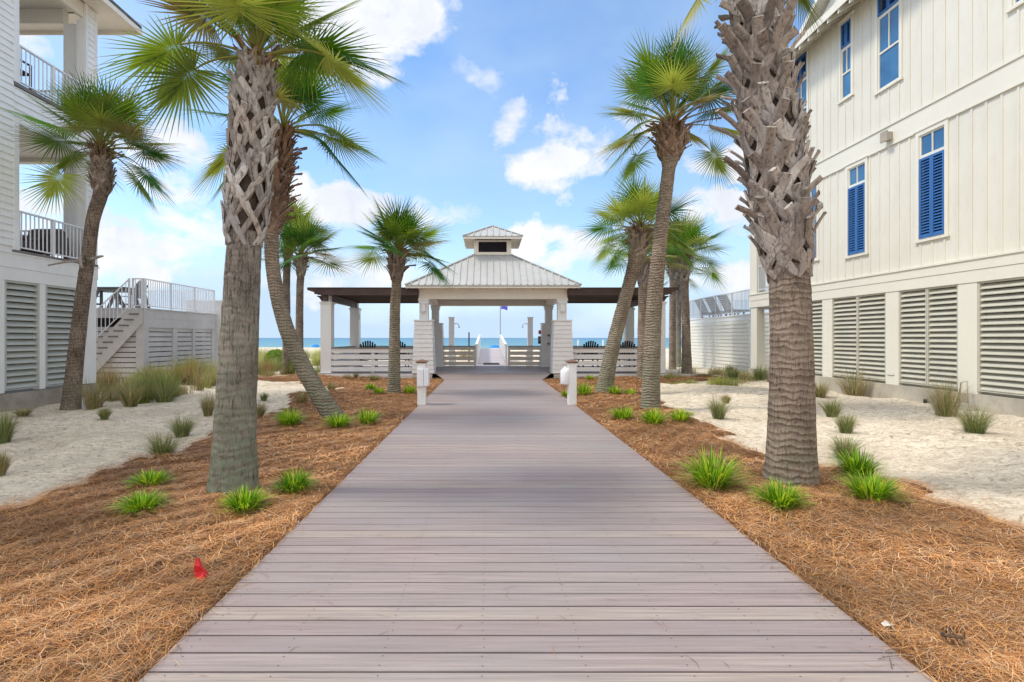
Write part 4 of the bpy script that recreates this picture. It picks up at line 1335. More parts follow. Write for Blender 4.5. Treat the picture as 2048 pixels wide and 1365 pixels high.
mb = MB(); mb.box(XD-.5, XD-.48, 17.2, 21.4, -.1, DF-.1); mb.box(-16, XD-.5, 17.45, 17.47, -.1, DF-.1)  # near-black sheets stand in for the shade beneath the deck
part(mb, 'dark_cavity', M['void'], ld)
railing(ld, (XD, 17.05), (XD, 21.45), DF, 1.0, .115, 1.45, name='deck_railing')
railing(ld, (-11.98, 17.03), (XD-.03, 17.03), DF, 1.0, .115, 1.0, name='deck_railing')
railing(ld, (-20, 21.5), (XD-.03, 21.5), DF, 1.0, .115, 1.5, name='deck_railing')
# stair falls away to the left in front of the deck
sx0, sx1 = -12.0, -14.3
slope = (DF-.2)/(sx0-sx1)
railing(ld, (sx1, 16.72), (sx0, 16.95), 0, 1.0, .125, 1.15, name='stair_railing', bot=.05, zfn=lambda s: .2+(DF-.2)*s/math.hypot(sx0-sx1, .23))
mb = MB(); ns = 13
for i in range(ns):
    x = sx0-.02-(sx0-sx1)*(i+1)/ns; z = DF-(DF-.1)*(i+1)/ns
    mb.box(x+.16, x+.30+(sx0-sx1)/ns, 16.95, 17.9, z-.05, z)
part(mb, 'stair_tread', M['taupe_dark'], ld)
mb = MB()
for yy in (16.98,):
    mb.poly_prism([(sx0+.02, DF-.05), (sx0+.40, DF-.05), (sx0+.40, DF-.50), (sx1+.60, -.2), (sx1-.1, -.2), (sx1-.1, .12)], 'y', yy, yy+.05)
part(mb, 'stringer', M['taupe'], ld)
# white shiplap side building past the deck end
ann = thing('shiplap_wall', (XD-.6, 22.5, 0), 'white board wall beyond the far end of the left raised deck', 'wall')
mb = MB(); lap_wall(mb, XD+.1, 21.75, 23.6, -.1, 3.1, 1, .2); lap_wall_y(mb, 21.76, -13, XD+.09, -.1, 3.1, .2)
part(mb, 'boards', M['white_wall'], ann)
mb = MB().box(-13, XD+.16, 21.70, 23.7, 3.1, 3.16); part(mb, 'cap_board', M['white_trim'], ann)

# patio table and chair on the deck
def adirondack(name, loc, rot, mat, label, group=None, s=1.0, seat=.40, back=.95, cat='chair'):
    """slatted fan-back chair facing +y before rotation"""
    t = thing(name, loc, label, cat, group)
    t.rotation_euler = (0, 0, rot)
    mb = MB()
    for i in range(6):
        y = -.22+i*.09
        mb.box(-.27, .27, y, y+.075, seat-.02*i*0-.015+.012*i, seat+.012*i)
    mb.build('seat', mat, t)
    mb = MB(); nsl = 7
    for i in range(nsl):
        u = -1+2*i/(nsl-1)
        x0 = u*.20; x1 = u*.29
        h = back-.13*u*u
        y0, y1 = -.24, -.24-.30*(back-seat)
        w = .034
        mb.hexa([(x0-w*.8, y0-.01, seat-.02), (x0+w*.8, y0-.01, seat-.02), (x0+w*.8, y0+.01, seat-.02), (x0-w*.8, y0+.01, seat-.02),
                 (x1-w, y1-.01, h), (x1+w, y1-.01, h), (x1+w, y1+.01, h), (x1-w, y1+.01, h)])
    mb.build('backrest', mat, t)
    mb = MB().box(-.30, .30, -.30, -.275, seat+.20, seat+.27); mb.build('back_brace', mat, t)
    for sgn in (-1, 1):
        MB().box(sgn*.27, sgn*.40, -.34, .32, seat+.22, seat+.245).build('armrest', mat, t)
        MB().box(sgn*.29, sgn*.33, .20, .29, 0, seat+.22).build('leg', mat, t)
        mb = MB(); mb.hexa([(sgn*.29, -.50, 0), (sgn*.33, -.50, 0), (sgn*.33, -.40, 0), (sgn*.29, -.40, 0),
                            (sgn*.29, -.32, seat+.22), (sgn*.33, -.32, seat+.22), (sgn*.33, -.23, seat+.22), (sgn*.29, -.23, seat+.22)])
        mb.build('leg', mat, t)
    MB().box(-.29, .29, .21, .25, seat*.35, seat*.35+.06).build('stretcher', mat, t)
    return t
pt_ = thing('patio_table', (-13.25, 18.0, DF), 'square grey wooden patio table on the left raised deck', 'table')
mb = MB()
for i in range(8): mb.box(-.72+i*.18, -.72+i*.18+.172, -.55, .55, .72, .75)
mb.build('tabletop', M['grey_wood'], pt_)
MB().box(-.66, .66, -.49, .49, .64, .718).build('apron', M['grey_wood'], pt_)
for sx in (-1, 1):
    for sy in (-1, 1):
        mb = MB(); mb.hexa([(sx*.62-.05, sy*.42-.04, 0), (sx*.62+.05, sy*.42-.04, 0), (sx*.62+.05, sy*.42+.04, 0), (sx*.62-.05, sy*.42+.04, 0),
                            (sx*.30-.05, sy*.42-.04, .64), (sx*.30+.05, sy*.42-.04, .64), (sx*.30+.05, sy*.42+.04, .64), (sx*.30-.05, sy*.42+.04, .64)])
        mb.build('leg', M['grey_wood'], pt_)
adirondack('adirondack_chair', (-12.55, 17.75, DF), R(90), M['grey_wood'], 'grey slatted chair at the top of the left deck stair', back=1.0)
adirondack('adirondack_chair', (-13.9, 17.55, DF), R(-90), M['grey_wood'], 'grey slatted chair on left side of the raised deck table', back=.9)

# ------------------------------------------------------------------ right house
XR = 10.0
rh = thing('beach_house', (XR+3, 8, 0), 'cream right house with vertical battens, blue shutters and ground floor louvers', 'house')
# windows: (y0,y1,z0,z1,type)
E = EYE
wins = [  # y0, y1 (near, far), h0, h1 above eye, split list
    ('narrow_top', 13.86, 14.26, 6.70, 8.80),
    ('tall_top', 12.24, 12.92, 6.30, 8.98),
    ('tall_top', 15.78, 16.42, 6.34, 8.98),
    ('shuttered', 13.34, 13.98, 2.27, 4.66),
    ('shuttered', 11.02, 11.68, 2.27, 4.66),
    ('plain', 15.30, 15.92, 2.40, 4.64),
    ('shuttered', 8.35, 9.0, 2.27, 4.66), ('tall_top', 8.9, 9.6, 6.3, 8.98), ('shuttered', 5.35, 6.0, 2.27, 4.66),
]
def inwin(y0, y1, z0, z1):
    for _, a, b, c, d in wins:
        if y1 > a-.10 and y0 < b+.10 and z1 > c+E-.12 and z0 < d+E+.12: return (a, b, c+E, d+E)
    return None
mb = MB()
# wall cladding cut around the windows
ybr = [-3.0, 17.2]
def clad(z0, z1):
    ys_ = sorted(set([-3.0, 17.2]+[v for w in wins for v in (w[1], w[2]) if w[3]+E < z1 and w[4]+E > z0]))
    for a, b in zip(ys_[:-1], ys_[1:]):
        w = [w for w in wins if w[1] <= a+1e-6 and w[2] >= b-1e-6 and w[3]+E < z1 and w[4]+E > z0]
        if w:
            mb.box(XR, XR+.12, a, b, z0, w[0][3]+E); mb.box(XR, XR+.12, a, b, w[0][4]+E, z1)
        else:
            mb.box(XR, XR+.12, a, b, z0, z1)
clad(3.18, 6.36); clad(6.36, 10.70)
y = -2.8
while y < 17.1:
    for z0, z1 in ((3.20, 6.34), (6.86, 10.70)):
        segs = [(z0, z1)]
        for _, a, b, c, d in wins:
            if a-.105 < y+.04 and b+.105 > y:
                ns_ = []
                for s0, s1 in segs:
                    lo, hi = c+E-.11, d+E+.16
                    if s1 <= lo or s0 >= hi: ns_.append((s0, s1)); continue
                    if s0 < lo: ns_.append((s0, lo))
                    if s1 > hi: ns_.append((hi, s1))
                segs = ns_
        for s0, s1 in segs:
            if s1-s0 > .05: mb.box(XR-.020, XR+.001, y, y+.042, s0, s1)
    y += .307
part(mb, 'wall', M['cream_wall'], rh)
mb = MB()
# belts: upper (between storeys) and lower (over the louvers)
mb.box(XR-.028, XR+.01, -3, 17.2, 6.345, 6.80); mb.box(XR-.055, XR+.01, -3, 17.2, 6.802, 6.86); mb.box(XR-.045, XR+.01, -3, 17.2, 6.30, 6.343)
mb.box(XR-.028, XR+.05, -3, 19.22, 2.69, 2.94); mb.box(XR-.040, XR+.05, -3, 19.24, 2.944, 3.15); mb.box(XR-.065, XR+.05, -3, 19.26, 3.152, 3.195)
mb.box(XR-.022, XR+.12, 17.06, 17.22, 3.196, 10.70)
part(mb, 'belt_trim', M['cream_trim'], rh)
mb = MB()
mb.box(XR+.13, 18, -3, 17.2, .4, 10.7); mb.box(11.4, 18, 17.2, 19.2, .4, 10.7)
part(mb, 'house_body', M['cream_wall'], rh)
# corner column and upper porch
mb = MB()
mb.box(XR-.02, XR+.30, 18.72, 19.2, 3.196, 10.70); mb.box(XR, XR+.28, 18.75, 19.18, .40, 2.688)
part(mb, 'corner_column', M['cream_trim'], rh)
mb = MB().box(XR-.03, 11.4, 17.22, 18.70, 3.16, 3.22); mb.box(XR+.05, 11.4, 17.2, 19.2, 6.2, 6.34); mb.box(XR+.06, 11.4, 17.22, 18.7, 2.60, 2.68)
part(mb, 'porch_floor', M['beige_plastic'], rh)
railing(rh, (XR+.04, 17.22), (XR+.04, 18.70), 3.24, .95, .115, 1.4, mat=M['rail_grey'], name='porch_railing')
# ground floor pilasters
mb = MB()
pil = [(-3, -2.55), (-.5, -.1), (2.0, 2.42), (4.2, 4.62), (6.1, 6.52), (8.0, 8.40), (10.30, 10.72), (12.27, 12.67), (14.64, 15.06), (16.9, 17.25)]
for y0, y1 in pil: part(MB().box(XR-.012, XR+.3, y0, y1, .40, 2.688), 'pilaster', M['cream_trim'], rh)
bays = [(pil[i][1], pil[i+1][0]) for i in range(3, 9)]
for y0, y1 in bays:
    ym = (y0+y1)/2
    louvers(rh, XR+.01, y0+.004, ym-.003, .46, 2.686, -1, .117, M['louver_cream'], M['louver_cream'], .035)
    louvers(rh, XR+.01, ym+.003, y1-.004, .46, 2.686, -1, .117, M['louver_cream'], M['louver_cream'], .035)
mb = MB().box(XR-.05, 18, -3, 19.25, -.4, .40); part(mb, 'foundation', M['concrete_light'], rh)
mb = MB().box(10.9, 11.4, 17.22, 18.7, .4, 2.6); part(mb, 'porch_wall', M['beige_plastic'], rh)
# roof
mb = MB()
mb.hexa([(9.33, -4, 10.33), (15.5, -4, 14.1), (15.5, 19.8, 14.1), (9.33, 19.8, 10.33), (9.33, -4, 10.50), (15.5, -4, 14.27), (15.5, 19.8, 14.27), (9.33, 19.8, 10.50)])
mb.hexa([(15.502, -4, 14.1), (21, -4, 10.5), (21, 19.8, 10.5), (15.502, 19.8, 14.1), (15.502, -4, 14.27), (21, -4, 10.67), (21, 19.8, 10.67), (15.502, 19.8, 14.27)])
rf = part(mb, 'roof', M['shingle'], rh)
mb = MB(); mb.box(9.30, 9.328, -4, 19.82, 10.29, 10.50)
y = -3.8
while y < 19.7:
    mb.hexa([(9.335, y, 10.18), (10.0, y, 10.585), (10.0, y+.045, 10.585), (9.335, y+.045, 10.18), (9.335, y, 10.325), (10.0, y, 10.73), (10.0, y+.045, 10.73), (9.335, y+.045, 10.325)])
    y += .42
part(mb, 'eave_rafters', M['cream_trim'], rf)
# gable dormer over the eave
mb = MB()
mb.poly_prism([(10.4, 11.0), (15.5, 11.0), (12.95, 12.65)], 'x', 10.05, 14)
dm = part(mb, 'dormer', M['cream_wall'], rh)
mb = MB()
for a, b in (((15.75, 10.98), (12.95, 12.80)), ((10.15, 10.98), (12.95, 12.80))):
    mb.poly_prism([(a[0], a[1]), (b[0], b[1]), (b[0], b[1]+.14), (a[0]+(.05 if a[0] > 13 else -.05), a[1]+.14)], 'x', 9.75, 14)
part(mb, 'dormer_roof', M['cream_trim'], dm)

def slats(mb, x, y0, y1, z0, z1, pitch):
    n = int((z1-z0)/pitch); pp = (z1-z0)/n
    for i in range(n):
        z = z0+i*pp
        mb.poly_prism([(x-.014, z+.002), (x-.010, z+.012), (x+.024, z+pp*.80), (x+.020, z+pp*.66)], 'y', y0, y1)

def shutter(parent, x, y0, y1, z0, z1):
    """one pair of blue louvered shutters filling an opening"""
    ym = (y0+y1)/2
    for a, b in ((y0, ym-.002), (ym+.002, y1)):
        mb = MB(); st = .045
        mb.box(x-.018, x+.02, a, a+st, z0, z1); mb.box(x-.018, x+.02, b-st, b, z0, z1)
        mb.box(x-.017, x+.02, a+st, b-st, z0, z0+st*1.2); mb.box(x-.017, x+.02, a+st, b-st, z1-st*1.2, z1)
        slats(mb, x, a+st, b-st, z0+st*1.2, z1-st*1.2, .066)
        sh = part(mb, 'shutter', M['blue_shutter'], parent)
        room.append((a, b, z0, z1))

room = []
def pane(parent, x, y0, y1, z0, z1):
    part(MB().box(x, x+.012, y0, y1, z0, z1), 'pane', M['glass'], parent)

def window(kind, y0, y1, h0, h1):
    z0, z1 = h0+E, h1+E
    x = XR; fw = .085
    mb = MB()
    # casing
    mb.box(x-.035, x+.05, y0-fw, y0, z0-.02, z1+.10); mb.box(x-.035, x+.05, y1, y1+fw, z0-.02, z1+.10)
    mb.box(x-.033, x+.05, y0, y1, z1, z1+.10); mb.box(x-.055, x+.05, y0-fw-.03, y1+fw+.03, z1+.102, z1+.135)
    mb.box(x-.055, x+.05, y0-fw-.02, y1+fw+.02, z0-.075, z0-.022)
    s = .035; xi = x-.005; xo = x+.045
    y0i, y1i = y0+.001, y1-.001; ym = (y0+y1)/2
    mb.box(xi, xo, y0i, y0i+s, z0-.02, z1); mb.box(xi, xo, y1i-s, y1i, z0-.02, z1)
    mb.box(xi, xo, y0i+s, y1i-s, z0-.02, z0+s)
    rails = {}
    if kind == 'shuttered':
        zt = z0+(z1-z0)*.775
        mb.box(xi, xo, y0i+s, y1i-s, zt, zt+.07); mb.box(xi, xo, y0i+s, y1i-s, z1-s, z1-.001); mb.box(xi, xo, ym-.012, ym+.012, zt+.07, z1-s)
    elif kind == 'plain':
        zt = z0+(z1-z0)*.775; zm = z0+(zt-z0)*.5
        for zz, hh in ((zt, .07), (zm, .045)): mb.box(xi, xo, y0i+s, y1i-s, zz, zz+hh)
        mb.box(xi, xo, y0i+s, y1i-s, z1-s, z1-.001); mb.box(xi, xo, ym-.012, ym+.012, zt+.07, z1-s); mb.box(xi+.004, xo, ym-.011, ym+.011, zm+.045, zt)
    else:
        zt = z0+(z1-z0)*(.675 if kind == 'tall_top' else .64); zm = z0+(zt-z0)*.5
        for zz, hh in ((zt, .08), (zm, .045)): mb.box(xi, xo, y0i+s, y1i-s, zz, zz+hh)
        mb.box(xi, xo, y0i+s, y1i-s, z1-s, z1-.001); mb.box(xi, xo, ym-.012, ym+.012, zm+.045, zt)
    w = part(mb, 'window', M['cream_trim'], rh)
    xg = x+.02
    if kind == 'shuttered':
        shutter(w, x-.012, y0i+s*.3, y1i-s*.3, z0+.01, zt-.005)
        pane(w, xg, y0i+s, y1i-s, zt+.07, z1-s)
    elif kind == 'plain':
        pane(w, xg, y0i+s, y1i-s, z0+s, z1-s)
    else:
        shutter(w, x-.012, y0i+s*.3, y1i-s*.3, zt+.085, z1-.01)
        pane(w, xg, y0i+s, y1i-s, z0+s, zt)
    part(MB().box(x+.1, x+.115, y0, y1, z0, z1), 'room_shade', M['void'], w)  # near-black panel standing in for the unlit room
for w in wins: window(*w)
# flood lamp on the belt, vent, tap and splash frame
mb = MB().box(XR-.16, XR-.03, 12.42, 12.60, 6.43, 6.63); mb.box(XR-.20, XR-.162, 12.40, 12.62, 6.40, 6.66)
part(mb, 'wall_lamp', M['beige_plastic'], rh, bevel=.01)
part(MB().box(XR-.03, XR-.0125, 12.40, 12.42, .62, .64).box(XR-.03, XR-.014, 12.44, 12.60, .625, .632), 'water_tap', M['steel'], rh)
part(MB().tube([(XR-.10, 11.42, -.02), (XR-.10, 11.42, .16)], .035, 12), 'drain_pipe', M['black_plastic'], rh)
hs = thing('hose_stand', (9.82, 10.42, 0), 'pale bent frame leaning at right house foundation beside a pilaster', 'stand')
part(MB().tube([(9.80, 10.50, .18), (9.84, 10.50, .62), (9.84, 10.36, .66), (9.78, 10.28, .20)], .012, 8), 'bent_pipe', M['beige_plastic'], hs, smooth=True)
part(MB().box(9.74, 9.90, 10.24, 10.52, .03, .19), 'base_block', M['concrete_light'], hs)

# ------------------------------------------------------------------ right raised deck
XQ = 11.0
rd = thing('raised_deck', (XQ+1, 24, 0), 'white boarded raised deck beyond the right house with grey railing and door', 'deck')
mb = MB(); lap_wall(mb, XQ, 19.3, 27.6, .0, 2.30, -1, .165, .034)
part(mb, 'board_wall', M['cream_wall'], rd)
mb = MB()
mb.box(XQ-.018, XQ+.02, 19.3, 27.65, 2.302, 2.50)
for y in (19.6, 21.35, 22.7, 24.3, 25.9, 27.5): mb.box(XQ-.016, XQ+.01, y, y+.14, 0, 2.30)
mb.box(XQ-.2+.14, XQ+.02, 19.25, 27.7, 2.504, 2.56)
part(mb, 'trim', M['white_trim'], rd)
part(MB().box(XQ+.025, 18, 19.3, 27.6, 2.45, 2.56), 'deck_floor', M['taupe'], rd)
part(MB().box(XQ+.03, 18, 27.3, 27.6, -.1, 2.44), 'end_wall', M['white_wall'], rd)
dr = part(MB().box(XQ-.030, XQ-.014, 20.35, 21.22, .12, 2.2).box(XQ-.033, XQ-.0302, 20.33, 20.345, .1, 2.22), 'door', M['white_wall'], rd)
part(MB().tube([(XQ-.03, 20.44, 1.08), (XQ-.09, 20.44, 1.08)], .032, 10), 'handle', M['steel'], dr)
railing(rd, (XQ-.02, 19.4), (XQ-.02, 27.6), 2.58, 1.0, .115, 1.6, mat=M['rail_grey'], name='deck_railing')
railing(rd, (XQ, 27.6), (18, 27.6), 2.58, 1.0, .115, 1.6, mat=M['rail_grey'], name='deck_railing')
def lounge(loc, label):
    t = thing('lounge_chair', loc, label, 'lounge chair', 'lounge chairs on the right deck')
    mb = MB()
    for i in range(10): mb.box(-.15+i*.11, -.15+i*.11+.085, -.28, .28, .30, .325)
    mb.build('seat', M['grey_wood'], t)
    mb = MB()
    for i in range(8):
        f0, f1 = i/8, (i+.78)/8
        x0, z0, x1, z1 = -.17-.42*f0, .30+.72*f0, -.17-.42*f1, .30+.72*f1
        mb.hexa([(x0, -.28, z0), (x0, .28, z0), (x0-.02, .28, z0-.012), (x0-.02, -.28, z0-.012), (x1, -.28, z1), (x1, .28, z1), (x1-.02, .28, z1-.012), (x1-.02, -.28, z1-.012)])
    mb.build('backrest', M['grey_wood'], t)
    for s in (-.30, .30):
        MB().box(-.2, .95, s-.02, s+.02, .22, .30).build('side_rail', M['grey_wood'], t)
        for x in (-.12, .85): MB().box(x-.03, x+.03, s-.02, s+.02, 0, .22).build('leg', M['grey_wood'], t)
        MB().hexa([(-.2, s-.015, .3), (-.16, s-.015, .3), (-.16, s+.015, .3), (-.2, s+.015, .3), (-.60, s-.015, 1.0), (-.56, s-.015, 1.0), (-.56, s+.015, 1.0), (-.60, s+.015, 1.0)]).build('back_frame', M['grey_wood'], t)
    return t
for i, (yy, lb) in enumerate(((26.8, 'grey slatted lounge chair on the right deck, farthest of three'), (25.5, 'grey slatted lounge chair on the right deck, middle of three'), (24.1, 'grey slatted lounge chair on the right deck, nearest of three'))):
    o = lounge((XQ+.70, yy, 2.56), lb); o.rotation_euler = (0, 0, R(12))

# ------------------------------------------------------------------ pavilion
PC = 0.21
Y0, Y1 = 19.3, 23.6
pv = thing('pavilion', (PC, 21.4, 0), 'white open pavilion with hipped metal roof and cupola between two brown pergola wings', 'pavilion')
DZ = .21
b_ = boards_x(PC-6.56, PC+6.56, 19.15, 24.2, DZ)
part(b_, 'deck_floor', M['planks'], pv)
# ramp up from the walk: boards between flaring edges
rmp = boards_x(lambda y: WL-(y-18.57)*.66, lambda y: WR+(y-18.57)*.66, 18.57, 19.14, 0, zfn=lambda y: (y-18.55)/.6*DZ)
tag(rmp.build('entry_ramp', M['planks']), kind='structure')
mb = MB()
for sg in (-1, 1):
    a = PC+sg*6.56; b = PC+sg*2.30
    mb.box(min(a, b), max(a, b), 19.10, 19.148, -.15, .085); mb.box(min(a, b), max(a, b), 19.085, 19.148, .09, .18)
    mb.box(a-.02 if sg > 0 else a-.03, a+.03 if sg > 0 else a+.02, 19.15, 24.2, -.15, .18)
mb.box(PC-6.5, PC+6.5, 24.2, 24.24, -.15, .18)
part(mb, 'skirt_board', M['pav_white'], pv)

def board_pier(cx, cy, mat):
    """tapered shiplap pier"""
    mb = MB(); n = 12; z0, z1 = DZ, 2.18
    for i in range(n):
        a, b = i/n, (i+1)/n
        za, zb = z0+(z1-z0)*a, z0+(z1-z0)*b
        ha = .405-.075*a; hb = .405-.075*b
        mb.frustum(cx, cy, za, zb-.012, ha+.010, ha+.010, hb, hb)
        mb.frustum(cx, cy, zb-.012, zb, hb-.022, hb-.022, hb-.022, hb-.022)
    p = part(mb, 'tapered_pier', mat, pv)
    mb = MB().box(cx-.36, cx+.36, cy-.36, cy+.36, z1, z1+.05)
    part(mb, 'pier_cap', mat, p)
cols = [(PC-2.64, Y0+.1), (PC+2.64, Y0+.1), (PC-2.64, Y1), (PC+2.64, Y1)]
for cx, cy in cols:
    board_pier(cx, cy, M['pav_white'])
    mb = MB().box(cx-.165, cx+.165, cy-.165, cy+.165, 2.23, 3.03)
    mb.box(cx-.20, cx+.20, cy-.20, cy+.20, 2.86, 2.90); mb.box(cx-.185, cx+.185, cy-.185, cy+.185, 2.901, 2.96)
    mb.box(cx-.215, cx+.215, cy-.215, cy+.215, 2.961, 3.025)
    part(mb, 'column', M['pav_white'], pv)
    # lantern on the side that faces the walk
    fy = cy-.168
    if cy < 21:
        lt = part(MB().box(cx-.08, cx+.08, fy-.10, fy, 2.56, 2.83).box(cx-.10, cx+.10, fy-.12, fy, 2.832, 2.85), 'wall_lantern', M['pav_white'], pv)
        part(MB().box(cx-.06, cx+.06, fy-.08, fy-.01, 2.535, 2.559), 'lamp_glass', M['box_plastic'], lt)
# ring beam
mb = MB()
hx = 2.82
mb.box(PC-hx, PC+hx, Y0-.10, Y0+.22, 3.035, 3.46); mb.box(PC-hx, PC+hx, Y1-.16, Y1+.16, 3.035, 3.46)
mb.box(PC-hx+.002, PC-hx+.32, Y0+.22, Y1-.16, 3.036, 3.46); mb.box(PC+hx-.32, PC+hx-.002, Y0+.22, Y1-.16, 3.036, 3.46)
mb.box(PC-hx-.02, PC+hx+.02, Y0-.12, Y0-.102, 3.03, 3.07); mb.box(PC-hx-.02, PC+hx+.02, Y0-.125, Y0-.102, 3.38, 3.46)
part(mb, 'beam', M['pav_cream'], pv)
mb = MB().box(PC-hx+.3, PC+hx-.3, Y0+.2, Y1-.14, 3.30, 3.33); part(mb, 'ceiling', M['pav_cream'], pv)

def hip_roof(parent, name, ex, ey0, ey1, ez, tx, ty0, ty1, tz, seam, eth=.05):
    """metal hip roof from eave rectangle to top rectangle with standing seams"""
    mb = MB()
    e = [(PC-ex, ey0, ez), (PC+ex, ey0, ez), (PC+ex, ey1, ez), (PC-ex, ey1, ez)]
    t = [(PC-tx, ty0, tz), (PC+tx, ty0, tz), (PC+tx, ty1, tz), (PC-tx, ty1, tz)]
    eb = [(a, b, c-eth) for a, b, c in e]; tb = [(a, b, c-eth) for a, b, c in t]
    mb.add(e+t+eb+tb, [(0,1,5,4),(1,2,6,5),(2,3,7,6),(3,0,4,7),(4,5,6,7),(8,12,13,9),(9,13,14,10),(10,14,15,11),(11,15,12,8),(0,8,9,1),(1,9,10,2),(2,10,11,3),(3,11,8,0),(15,14,13,12)])
    rf = part(mb, name, M['metal_roof'], parent)
    ms = MB()
    def rib(a, b, w=.018, h=.035, up=None):
        a = Vector(a); b = Vector(b); d = (b-a).normalized()
        n = up.normalized(); s = d.cross(n).normalized()*w
        n = n*h
        ms.hexa([a-s, a+s, b+s, b-s, a-s+n, a+s+n, b+s+n, b-s+n])
    E4 = [Vector(p) for p in e]; T4 = [Vector(p) for p in t]
    for i in range(4):
        e0, e1, t0, t1 = E4[i], E4[(i+1) % 4], T4[i], T4[(i+1) % 4]
        n = (e1-e0).cross(t0-e0).normalized()
        if n.z < 0: n = -n
        L = (e1-e0).length; u = (e1-e0)/L
        runL = (t0-e0).dot(u); runR = (e1-t1).dot(u)
        mid = L/2
        k = int(L/2/seam)
        for j in range(-k, k+1):
            s = mid+j*seam
            if s < .05 or s > L-.05: continue
            f = 1.0
            if s < runL: f = s/runL
            if s > L-runR: f = min(f, (L-s)/runR)
            up = ((t0+t1)/2-(e0+e1)/2); up = up-u*up.dot(u)
            a = e0+u*s
            rib(a, a+up*f, up=n)
        rib(e0, t0, w=.05, h=.045, up=(n+Vector((0, 0, 1))))
    part(ms, 'seams', M['metal_roof'], rf)
    return rf
r1 = hip_roof(pv, 'roof', 3.27, 18.78, 24.12, 3.52, .77, 20.75, 22.15, 4.95, .254)
mb = MB()
for a, b, c, d in ((PC-3.25, PC+3.25, 18.80, 18.83), (PC-3.25, PC+3.25, 24.07, 24.10)): mb.box(a, b, c, d, 3.40, 3.468)
for a, b in ((PC-3.25, PC-3.22), (PC+3.22, PC+3.25)): mb.box(a, b, 18.832, 24.068, 3.40, 3.468)
for j in range(-12, 13):
    x = PC+j*.254+.0; mb.box(x-.022, x+.022, 18.832, 19.19, 3.405, 3.465)
mb.box(PC-3.2, PC+3.2, 18.84, 24.06, 3.462, 3.4685)
part(mb, 'eave_trim', M['pav_cream'], r1)
# cupola
mb = MB()
mb.box(PC-.77, PC+.77, 20.75, 22.15, 4.90, 5.01); mb.box(PC-.80, PC+.80, 20.72, 22.18, 4.955, 4.985)
for sx in (-1, 1):
    for yy in (20.75, 21.98):
        mb.box(PC+sx*.77, PC+sx*.58, yy, yy+.17, 5.011, 5.56)
mb.box(PC-.58, PC+.58, 20.752, 20.90, 5.011, 5.07); mb.box(PC-.58, PC+.58, 20.752, 20.90, 5.50, 5.56)
mb.box(PC-.579, PC+.579, 22.0, 22.148, 5.011, 5.56)
for sx in (-1, 1): mb.box(PC+sx*.768, PC+sx*.70, 20.92, 21.98, 5.011, 5.56)
cp = part(mb, 'cupola', M['pav_cream'], pv)
mb = MB(); mb.box(PC-.58, PC+.58, 20.86, 20.88, 5.07, 5.50)
for i in range(9): mb.poly_prism([(20.775, 5.072+i*.047), (20.79, 5.076+i*.047), (20.85, 5.112+i*.047), (20.85, 5.104+i*.047)], 'x', PC-.578, PC+.578)
part(mb, 'cupola_louver', M['dark_louver'], cp)
r2 = hip_roof(cp, 'cupola_roof', 1.20, 20.28, 22.62, 5.64, .02, 21.43, 21.47, 6.28, .254, .03)
mb = MB()
for c, d in ((20.30, 20.325), (22.575, 22.60)): mb.box(PC-1.18, PC+1.18, c, d, 5.53, 5.607)
for a, b in ((PC-1.18, PC-1.155), (PC+1.155, PC+1.18)): mb.box(a, b, 20.327, 22.573, 5.53, 5.607)
for j in range(9):
    y = 20.42+j*.255
    for sx in (-1, 1): mb.box(PC+sx*.77, PC+sx*1.15, y, y+.035, 5.535, 5.60)
mb.box(PC-1.15, PC+1.15, 20.33, 22.57, 5.603, 5.6085)
part(mb, 'cupola_soffit', M['pav_cream'], bpy.data.objects[cp.name])

